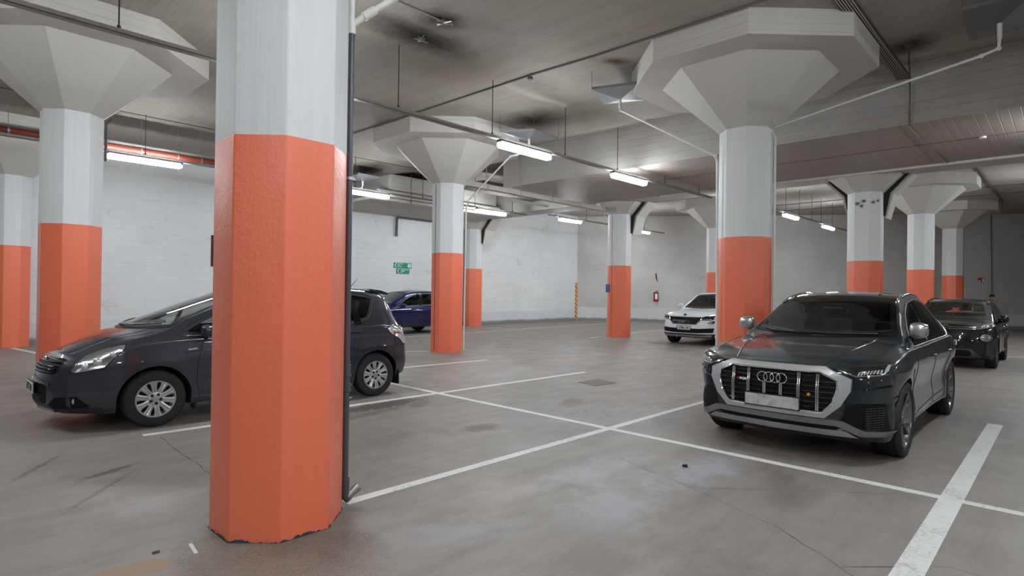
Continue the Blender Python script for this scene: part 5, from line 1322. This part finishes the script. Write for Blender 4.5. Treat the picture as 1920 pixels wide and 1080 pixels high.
for s in (1, -1):
    P = [(.44, .60), (.55, .685), (.70, .80), (.79, .885), (.82, .89), (.83, .80), (.81, .72), (.70, .64), (.52, .585)]
    P2_ = P if s > 0 else mir(P)
    side_poly = [(.215, .673), (.259, .756), (.358, .838), (.496, .905), (.60, .935), (.702, .957), (.682, .919), (.586, .830), (.496, .723), (.336, .682)]
    o = v.panel('headlamp', round_poly(side_poly, .03), 'y', CM['lamp'], .006, .03, side=s, cell=.03)
    for (u, z, r) in ((.34, .735, .040), (.45, .785, .052), (.58, .86, .036)):
        l_, d_, n_ = v.hit('y', u, z, s); bm = B(); bmesh.ops.create_uvsphere(bm, u_segments=20, v_segments=12, radius=r, matrix=Matrix.Translation(l_ + Vector((.0, -s * .018, 0)))); new_obj('lamp_bowl', bm, CM['lens'], o, True, 60)
    v.line('lamp_edge', inset(side_poly, -.004), 'y', CM['seam'], .005, .0, s, closed=True, parent=o)
    fp = [(.20, .265), (.40, .255), (.52, .27), (.40, .345), (.22, .36)]
    q = [(.44, .31), (.50, .270), (.74, .285), (.765, .306), (.715, .413), (.555, .405)]
    o = v.panel('fog_lamp_recess', q if s > 0 else mir(q), 'x', CM['mesh'], .003, .01)
    l_, d_, n_ = v.hit('x', s * .70, .36); bm = B(); lathe(bm, [(.001, -.016), (.022, -.012), (.034, 0)], 18, 'x', (l_.x - .002, s * .70, .36)); new_obj('fog_lamp', bm, CM['lens'], o, True, 50)
    v.line('bonnet_seam', [(.18, .195 * s), (.387, .433 * s), (.712, .60 * s), (1.0, .69 * s)], 'z', CM['seam'], .004, -.001)
    v.line('bonnet_crease', [(.25, .38 * s), (.6, .50 * s), (1.0, .58 * s)], 'z', pnt, .010, -.006, seg=10)
    for pts in ([(1.50, .96), (1.44, .75), (1.42, .5), (1.47, .27)], [(2.62, 1.02), (2.66, .7), (2.64, .27)], [(3.60, 1.06), (3.72, .92), (3.60, .70), (3.46, .55), (3.42, .27)]): v.line('door_seam', pts, 'y', CM['seam'], .0045, -.001, s)
    v.line('side_crease', [(1.3, .84), (2.5, .89), (3.8, .93), (4.2, .93)], 'y', pnt, .010, -.004, s)
    for x in (2.50, 3.62): handle(v, x, 1.0, s, pnt, .20)
    v.panel('side_repeater', round_poly([(1.32, .862), (1.43, .875), (1.43, .892), (1.33, .885)], .01), 'y', CM['lens'], .008, .01, side=s)
    mirror_part(v, 1.52, s * .985, 1.10, 1, pnt, (.16, .21, .15), s)
    tl = [(4.18, 1.02), (4.26, 1.045), (4.60, 1.02), (4.60, .78), (4.50, .77), (4.42, .86), (4.25, .94)]
    o = v.panel('tail_lamp', round_poly(tl, .02), 'y', CM['lens'], .012, .03, side=s, cell=.03)
    v.panel('red_reflector', [(4.30, .93), (4.44, .925), (4.44, .955), (4.30, .96)], 'y', CM['red'], .016, .01, side=s, parent=o)
    v.panel('bumper_seam', [(4.20, .745), (4.45, .75), (4.45, .753), (4.20, .748)], 'y', CM['seam'], .002, .004, side=s)
    bm = B(); box(bm, 4.36, 4.385, s * .70, s * .86, .13, .32, .006) if False else tube(bm, [(4.37, s * .70, .28), (4.37, s * .85, .28)], .01, 4); bm.free()
    for xx in (1.42, 4.385):
        bm = B(); prism(bm, [(xx, .14), (xx + .018, .14), (xx + .012, .36), (xx - .006, .36)], min(s * .68, s * .86), max(s * .68, s * .86), 'y'); new_obj('mud_flap', bm, M['black'], v.root)
    rail(v, [(2.35, .60), (2.5, .585), (3.3, .565), (4.1, .555), (4.2, .55)], s, CM['satin'], .014, .035)
    for x in SV['xw']: v.wheel(x, s * .785, .325, .205, .208, 'cap', s)
v.line('fuel_flap', ringpts(4.18, .90, .085), 'y', CM['seam'], .003, -.001, -1, closed=True)
bm = B(); prism(bm, [(4.05, 1.59), (4.28, 1.555), (4.36, 1.545), (4.35, 1.575), (4.22, 1.612), (4.02, 1.635)], -.60, .60, 'y', .008); new_obj('roof_spoiler', bm, pnt, v.root, True, 40)
bm = B(); tube(bm, [(3.95, -.1, 1.65), (4.10, -.1, 1.80)], [.006, .003], 6); new_obj('antenna', bm, M['black'], v.root, True)
interior(v, SV, CM['beige'], 1.45, 4.1, -.36, None, .99, True, .66)
v.finish([('y', inset(sg, .018)), ('x', inset(wv, .04))])

# ------------------------------------------------------------------ white SUV in the middle distance
SK = dict(L=4.70, xcowl=1.30, cowl=.10, nose_r=.07,
    W=[(0, .76), (.10, .82), (.25, .88), (.45, .92), (.8, .935), (2.5, .935), (4.2, .94), (4.70, .88)],
    zs=[(0, .86), (.3, .93), (.9, 1.0), (1.4, 1.03), (3.0, 1.06), (4.2, 1.08), (4.70, 1.0)],
    zt=[(0, .915), (.12, .98), (.4, 1.05), (.9, 1.10), (1.3, 1.13), (1.42, 1.17), (1.9, 1.43), (2.2, 1.60), (2.6, 1.67), (3.3, 1.69), (4.2, 1.64), (4.45, 1.54), (4.60, 1.2), (4.70, 1.05)],
    zl=[(0, .30), (.4, .24), (1.5, .26), (3.5, .26), (4.70, .34)],
    yr=[(0, .70), (.6, .78), (1.3, .82), (1.8, .74), (2.3, .67), (3.5, .65), (4.5, .63), (4.70, .7)],
    rr=[(0, .5), (1.25, .5), (1.5, .8), (2.3, .9), (4.4, .9), (4.70, .6)], pp=[(0, 2.3), (4.7, 2.3)],
    tuck=[(.2, -.07), (.35, -.02), (.5, -.02), (.7, -.005), (.85, 0), (.95, -.02), (1.1, -.05)],
    arch=.40, xw=(.90, 3.69), zw=.36, sweep=(.26, .28), sweep_p=2.6, lf=.75,
    leanf=[(.2, .12), (.36, .0), (.55, -.01), (.8, .02), (.95, .06), (1.2, .1)], leanr=[(.3, .05), (.6, 0), (1.1, .05), (1.3, .05)], flare=.015, shelf=.02, bulge=.02)
k = Car('suv', (16.98, 8.77, 0), 'white SUV with black slatted grille and plate, beyond the SUV column', SK, CM['white'], G_MID)
sgk = round_poly([(1.52, 1.07), (1.75, 1.20), (2.15, 1.44), (2.5, 1.545), (3.2, 1.575), (4.0, 1.55), (4.3, 1.42), (4.28, 1.12), (3.0, 1.08)], 0.08, 3)
wk = round_poly([(-.74, 1.17), (-.67, 1.36), (-.60, 1.58), (0, 1.625), (.60, 1.58), (.67, 1.36), (.74, 1.17), (.4, 1.145), (0, 1.135), (-.4, 1.145)], 0.05, 3)
for s in (-1, 1):
    o = k.panel('side_window', round_poly(sgk, .04), 'y', G_DARK, .003, .004, side=s, cell=.06)
    k.band('window_seal', inset(sgk, -.01), inset(sgk, .035), 'y', M['black'], .004, .006, s, parent=o)
    P = [(.545, .895), (.651, .930), (.89, .950), (.895, .865), (.777, .805), (.56, .79)]; o = k.panel('headlamp', P if s > 0 else mir(P), 'x', CM['lampdark'], .010, .03)
    P = [(.82, .845), (.885, .86), (.885, .935), (.86, .935)]; k.panel('light_bar', P if s > 0 else mir(P), 'x', CM['lens'], .016, .01, parent=o)
    P = [(.58, .805), (.78, .822), (.80, .840), (.58, .822)]; k.panel('light_bar', P if s > 0 else mir(P), 'x', CM['lens'], .016, .01, parent=o)
    P = [(.706, .70), (.837, .705), (.855, .784), (.755, .763)]; o = k.panel('fog_lamp', P if s > 0 else mir(P), 'x', CM['lampdark'], .010, .02)
    P = [(.73, .715), (.80, .72), (.815, .750), (.765, .745)]; k.panel('lens', P if s > 0 else mir(P), 'x', CM['lens'], .018, .01, parent=o)
    k.line('bonnet_seam', [(.2, .66 * s), (.6, .76 * s), (1.2, .80 * s)], 'z', CM['seam'], .004, -.001)
    mirror_part(k, 1.66, s * .98, 1.20, 1, CM['white'], (.18, .18, .17), s)
    for i in (0, 1): arch_trim(k, i, s, M['black'], .06, .010)
    k.panel('sill_trim', [(1.33, .26), (3.26, .26), (3.26, .36), (1.33, .36)], 'y', M['black'], .008, .02, side=s)
    for x in (2.45, 3.35): handle(k, x, .95, s, CM['white'])
    rail(k, [(2.1, .66), (2.25, .64), (3.2, .62), (4.2, .60)], s, CM['satin'], .014, .04)
    for x in SK['xw']: k.wheel(x, s * .80, .36, .235, .235, 'five', s)
o = k.panel('windscreen', round_poly(wk, .04), 'x', G_CLEAR, .004, .004, cell=.05); k.band('screen_border', inset(wk, -.004), inset(wk, .05), 'x', M['black'], .005, .006, parent=o)
k.panel('rear_window', [(-.60, 1.14), (-.54, 1.5), (.54, 1.5), (.60, 1.14)], 'X', G_DARK, .004, .01, cell=.06)
GK = [(-.53, .885), (-.12, .88), (.12, .88), (.53, .885), (.51, .80), (.38, .675), (-.38, .675), (-.51, .80)]
k.panel('grille', GK, 'x', CM['mesh'], .006, .02)
for i in range(-8, 9): k.line('grille_slat', [(i * .055, .69 + max(0, abs(i) - 6) * .03), (i * .055, .875)], 'x', CM['gloss_black'], .007, .014)
k.line('grille_chrome', inset(GK, -.006), 'x', CM['chrome'], .014, .012, closed=True)
bm = B(); ex = k.hit('x', 0, .945)[0].x; lathe(bm, [(.001, -.012), (.045, -.012), (.05, 0)], 24, 'x', (ex - .002, 0, .945)); o = new_obj('round_emblem', bm, CM['gloss_black'], k.root, True, 40)
bm = B(); tube(bm, [(ex - .014, .048 * cos(2 * pi * q / 30), .945 + .048 * sin(2 * pi * q / 30)) for q in range(30)], .005, 6, closed=True); tube(bm, [(ex - .018, -.02, .935), (ex - .018, .02, .955)], .007, 6); new_obj('emblem_wing', bm, CM['darksilver'], o)
k.panel('lower_grille', [(-.82, .425), (-.40, .40), (.40, .40), (.82, .425), (.84, .565), (.45, .54), (-.45, .54), (-.84, .565)], 'x', CM['mesh'], .008, .02)
k.panel('bumper_base', [(-.82, .25), (.82, .25), (.86, .375), (-.86, .375)], 'x', M['black'], .010, .03)
k.panel('skid_plate', [(-.60, .265), (.60, .265), (.78, .275), (.78, .35), (.50, .335), (-.50, .335), (-.78, .35), (-.78, .275)], 'x', CM['silver'], .022, .03)
for y in (-.25, .25): k.panel('skid_plate_stud', [(y - .04, .285), (y + .04, .285), (y + .045, .325), (y - .045, .325)], 'x', CM['chrome'], .034, .02)
k.plate(0.0, .555, 'x', 'EPM-240', True, .44, .115, .02)
interior(k, SK, CM['seat'], 1.42, 4.1, -.36, None, 1.02, True, .70)
k.finish([('y', inset(sgk, .02)), ('x', inset(wk, .04))])

# ------------------------------------------------------------------ black compact SUV at right
SB = dict(SK); SB.update(L=4.15, xcowl=1.05, nose_r=.09,
    W=[(0, .70), (.10, .77), (.25, .83), (.42, .865), (.7, .88), (2.3, .88), (3.7, .885), (4.15, .82)],
    zs=[(0, .90), (.3, .96), (.8, .99), (1.3, 1.0), (2.6, 1.03), (3.7, 1.05), (4.15, .98)],
    zt=[(0, .97), (.12, 1.03), (.35, 1.07), (.7, 1.09), (1.05, 1.11), (1.2, 1.16), (1.6, 1.38), (1.95, 1.53), (2.3, 1.585), (2.9, 1.60), (3.6, 1.55), (3.9, 1.45), (4.05, 1.15), (4.15, 1.0)],
    zl=[(0, .26), (.4, .21), (1.5, .23), (3.2, .23), (4.15, .30)],
    yr=[(0, .62), (.6, .72), (1.05, .78), (1.6, .70), (2.1, .62), (3.2, .60), (4.0, .58), (4.15, .62)],
    rr=[(0, .5), (1.05, .5), (1.3, .8), (2.1, .9), (3.9, .9), (4.15, .6)],
    arch=.38, xw=(.84, 3.44), zw=.33, sweep=(.24, .25), sweep_p=2.6)
b = Car('suv', (16.62, 2.085, 0), 'black compact SUV with round fog lamps behind the dark grey SUV', SB, CM['black'], G_MID)
sgb = round_poly([(1.30, 1.04), (1.55, 1.18), (1.95, 1.38), (2.3, 1.465), (2.9, 1.485), (3.4, 1.44), (3.65, 1.30), (3.65, 1.10), (2.6, 1.06)], 0.07, 3)
wb = round_poly([(-.70, 1.14), (-.62, 1.35), (-.56, 1.50), (0, 1.535), (.56, 1.50), (.62, 1.35), (.70, 1.14), (.4, 1.12), (0, 1.11), (-.4, 1.12)], 0.05, 3)
rb = [(-.55, 1.14), (-.48, 1.42), (.48, 1.42), (.55, 1.14)]
for s in (-1, 1):
    o = b.panel('side_window', round_poly(sgb, .04), 'y', G_MID, .003, .004, side=s, cell=.06)
    b.band('window_seal', inset(sgb, -.01), inset(sgb, .035), 'y', M['black'], .004, .006, s, parent=o)
    P = [(.52, .895), (.81, .94), (.79, .985), (.535, .922)]; o = b.panel('daylight_lamp', P if s > 0 else mir(P), 'x', CM['lamp'], .010, .02)
    o = b.panel('headlamp', [(s * (.715 + .10 * cos(t)), .722 + .082 * sin(t)) for t in [2 * pi * q / 20 for q in range(20)]], 'x', CM['lamp'], .012, .02)
    for dy in (-.045, .045):
        l_, d_, n_ = b.hit('x', s * (.715 + dy), .722); bm = B(); bmesh.ops.create_uvsphere(bm, u_segments=16, v_segments=10, radius=.035, matrix=Matrix.Translation(l_ + Vector((-.0, 0, 0)))); new_obj('lamp_bowl', bm, CM['lens'], o, True, 60)
    b.line('lamp_edge', [(s * (.715 + .115 * cos(t)), .722 + .097 * sin(t)) for t in [2 * pi * q / 20 for q in range(20)]], 'x', CM['gloss_black'], .014, .004, closed=True, parent=o)
    b.line('grille_chrome', [(s * .0, .985), (s * .09, .95), (s * .53, .946), (s * .80, .99)], 'x', CM['chrome'], .008, .012)
    b.line('grille_chrome', [(s * .0, .935), (s * .09, .903), (s * .53, .908)], 'x', CM['chrome'], .008, .012)
    b.line('bonnet_seam', [(.2, .62 * s), (.6, .72 * s), (1.0, .76 * s)], 'z', CM['seam'], .004, -.001)
    mirror_part(b, 1.42, s * .94, 1.12, 1, CM['gloss_black'], (.17, .20, .17), s)
    for i in (0, 1): arch_trim(b, i, s, M['black'], .06, .010)
    for x in (2.2, 3.1): handle(b, x, .92, s, CM['chrome'])
    for pts in ([(1.30, .98), (1.26, .7), (1.28, .28)], [(2.36, 1.02), (2.36, .28)], [(3.3, 1.03), (3.2, .75), (3.02, .5), (3.0, .28)]): b.line('door_seam', pts, 'y', CM['seam'], .004, -.001, s)
    rail(b, [(1.85, .615), (1.95, .60), (2.8, .585), (3.5, .57), (3.62, .56)], s, CM['gloss_black'], .018, .05)
    for x in SB['xw']: b.wheel(x, s * .765, .335, .215, .215, 'seven', s)
o = b.panel('windscreen', round_poly(wb, .04), 'x', G_CLEAR, .004, .004, cell=.05); b.band('screen_border', inset(wb, -.004), inset(wb, .05), 'x', M['black'], .005, .006, parent=o)
o = b.panel('rear_window', rb, 'X', G_CLEAR, .004, .006, cell=.06); b.band('rear_border', inset(rb, -.01), inset(rb, .04), 'X', M['black'], .005, .006, parent=o)
bm = B(); box(bm, 1.75, 1.80, -.13, .13, 1.36, 1.44, .02); new_obj('rear_view_mirror', bm, CM['dash'], b.root, True, 40)
bm = B(); ex = b.hit('x', 0, .92)[0].x - .02
for dz in (0, -.05): tube(bm, [(ex, -.10, .945 + dz), (ex, 0, .99 + dz), (ex, .10, .945 + dz)], .011, 8)
new_obj('double_chevron_emblem', bm, CM['chrome'], b.root, True, 30)
b.panel('lower_grille', round_poly([(-.43, .305), (.43, .305), (.48, .36), (.43, .435), (-.43, .435), (-.48, .36)], .03), 'x', CM['mesh'], .024, .03)
b.panel('skid_plate', [(-.58, .24), (.58, .24), (.665, .28), (.46, .46), (-.46, .46), (-.665, .28)], 'x', CM['darksilver'], .012, .03)
pb = b.plate(0, .60, 'x', '8', True, .44, .115, .02)
for o in pb.children:
    if o.name.startswith('plate_lettering'): o.location.y = -.175
b.panel('sensor_cover', [(-.44, .62), (-.32, .62), (-.32, .75), (-.44, .75)], 'x', CM['mesh'], .010, .01)
interior(b, SB, CM['seat'], 1.2, 3.6, -.36, None, 1.0, True, .66)
b.finish([('y', inset(sgb, .02)), ('x', inset(wb, .04)), ('X', inset(rb, .03))])

# ------------------------------------------------------------------ deep blue car by the white wall
SU = dict(SK); SU.update(L=4.60, xcowl=1.15, W=[(0, .70), (.10, .77), (.25, .85), (.45, .90), (.8, .92), (2.5, .92), (4.1, .92), (4.60, .85)],
    zs=[(0, .74), (.3, .83), (.9, .92), (1.4, .96), (3.0, 1.02), (4.1, 1.06), (4.60, 1.0)],
    zt=[(0, .82), (.15, .89), (.5, .98), (.9, 1.04), (1.2, 1.10), (1.7, 1.36), (2.1, 1.54), (2.5, 1.61), (3.0, 1.63), (3.7, 1.58), (4.2, 1.42), (4.45, 1.2), (4.60, 1.05)], leanf=[(.2, .1), (.4, 0), (.7, .02), (.9, .12), (1.2, .15)],
    yr=[(0, .62), (.6, .72), (1.2, .80), (1.8, .70), (2.3, .63), (3.5, .61), (4.5, .62), (4.60, .66)])
u = Car('car', (10.80, 18.35, 0), 'deep blue car by the white brick wall, between the hatchback tail and a column', SU, CM['blue'], G_MID)
sgu = round_poly([(1.42, 1.0), (1.62, 1.12), (2.05, 1.36), (2.5, 1.49), (3.1, 1.515), (3.7, 1.45), (4.05, 1.28), (4.0, 1.12), (3.0, 1.06)], 0.08, 3)
wu = round_poly([(-.72, 1.10), (-.64, 1.33), (-.56, 1.52), (0, 1.56), (.56, 1.52), (.64, 1.33), (.72, 1.10), (.4, 1.075), (0, 1.065), (-.4, 1.075)], 0.05, 3)
for s in (-1, 1):
    o = u.panel('side_window', round_poly(sgu, .04), 'y', G_MID, .003, .004, side=s, cell=.06)
    u.band('window_seal', inset(sgu, -.006), inset(sgu, .035), 'y', M['black'], .004, .006, s, parent=o)
    u.line('window_chrome', [(1.45, .995), (2.2, 1.03), (3.0, 1.055), (4.0, 1.115)], 'y', CM['chrome'], .010, .006, s, parent=o)
    u.panel('pillar_trim', [(2.48, 1.03), (2.60, 1.50), (2.72, 1.50), (2.66, 1.04)], 'y', CM['gloss_black'], .006, .012, side=s, parent=o)
    P = [(.50, .70), (.62, .74), (.86, .80), (.86, .73), (.74, .68)]; u.panel('headlamp', P if s > 0 else mir(P), 'x', CM['lamp'], .010, .02)
    mirror_part(u, 1.66, s * 1.02, 1.05, 1, CM['blue'], (.18, .20, .15), s)
    for x in (2.38, 3.32): handle(u, x, .90, s, CM['chrome'])
    for pts in ([(1.42, .93), (1.36, .7), (1.40, .30)], [(2.50, 1.02), (2.52, .30)], [(3.5, 1.05), (3.3, .75), (3.2, .5), (3.18, .30)]): u.line('door_seam', pts, 'y', CM['seam'], .004, -.001, s)
    u.panel('sill_trim', [(1.33, .27), (3.26, .27), (3.26, .37), (1.33, .37)], 'y', M['black'], .008, .02, side=s)
    for i in (0, 1): arch_trim(u, i, s, M['black'], .04, .008)
    for x in SU['xw']: u.wheel(x, s * .79, .355, .225, .225, 'five', s)
o = u.panel('windscreen', round_poly(wu, .04), 'x', G_CLEAR, .004, .004, cell=.05); u.band('screen_border', inset(wu, -.004), inset(wu, .05), 'x', M['black'], .005, .006, parent=o)
u.panel('rear_window', [(-.55, 1.14), (-.48, 1.4), (.48, 1.4), (.55, 1.14)], 'X', G_DARK, .004, .01, cell=.06)
interior(u, SU, CM['seat'], 1.35, 4.0, -.36, None, .98, True, .66)
u.finish([('y', inset(sgu, .02)), ('x', inset(wu, .04))])

# ------------------------------------------------------------------ dark car almost hidden behind the grey SUV
SD = dict(SU); q = Car('car', (22.6, 6.6, 0), 'dark car almost hidden behind the grey SUV, a sliver of roof left of its windscreen', SD, CM['dark'], G_MID)
for s in (-1, 1):
    o = q.panel('side_window', round_poly(sgu, .04), 'y', G_MID, .003, .004, side=s, cell=.06); q.band('window_seal', inset(sgu, -.006), inset(sgu, .035), 'y', M['black'], .004, .006, s, parent=o)
    P = [(.50, .70), (.62, .74), (.86, .80), (.86, .73), (.74, .68)]; q.panel('headlamp', P if s > 0 else mir(P), 'x', CM['lamp'], .010, .02)
    mirror_part(q, 1.66, s * 1.02, 1.05, 1, CM['dark'], (.18, .20, .15), s)
    for x in SD['xw']: q.wheel(x, s * .79, .355, .225, .225, 'five', s)
o = q.panel('windscreen', round_poly(wu, .04), 'x', G_CLEAR, .004, .004, cell=.05); q.band('screen_border', inset(wu, -.004), inset(wu, .05), 'x', M['black'], .005, .006, parent=o)
q.panel('grille', [(-.4, .55), (.4, .55), (.45, .68), (-.45, .68)], 'x', CM['mesh'], .006, .02)
interior(q, SD, CM['seat'], 1.35, 4.0, -.36, None, .98, True, .66)
q.finish([('y', inset(sgu, .02)), ('x', inset(wu, .04))])

# repeats of one kind carry a common group
GROUPS = dict(concrete_column='octagonal columns of the hall', tube_light='fluorescent tube lights', cable_tray='cable trays carrying the lights', drip_pan='drip pans under the ceiling',
    suv='parked cars', car='parked cars', hatchback='parked cars', ceiling_conduit='conduits on the ceiling', direction_sign='green direction signs', ceiling_anchor='old anchors on the ceiling', drain_pipe='drainpipes on the columns and wall')
for o in list(COL.objects):
    g_ = GROUPS.get(o.name.split('.')[0])
    if g_ and o.parent is None: o['group'] = g_
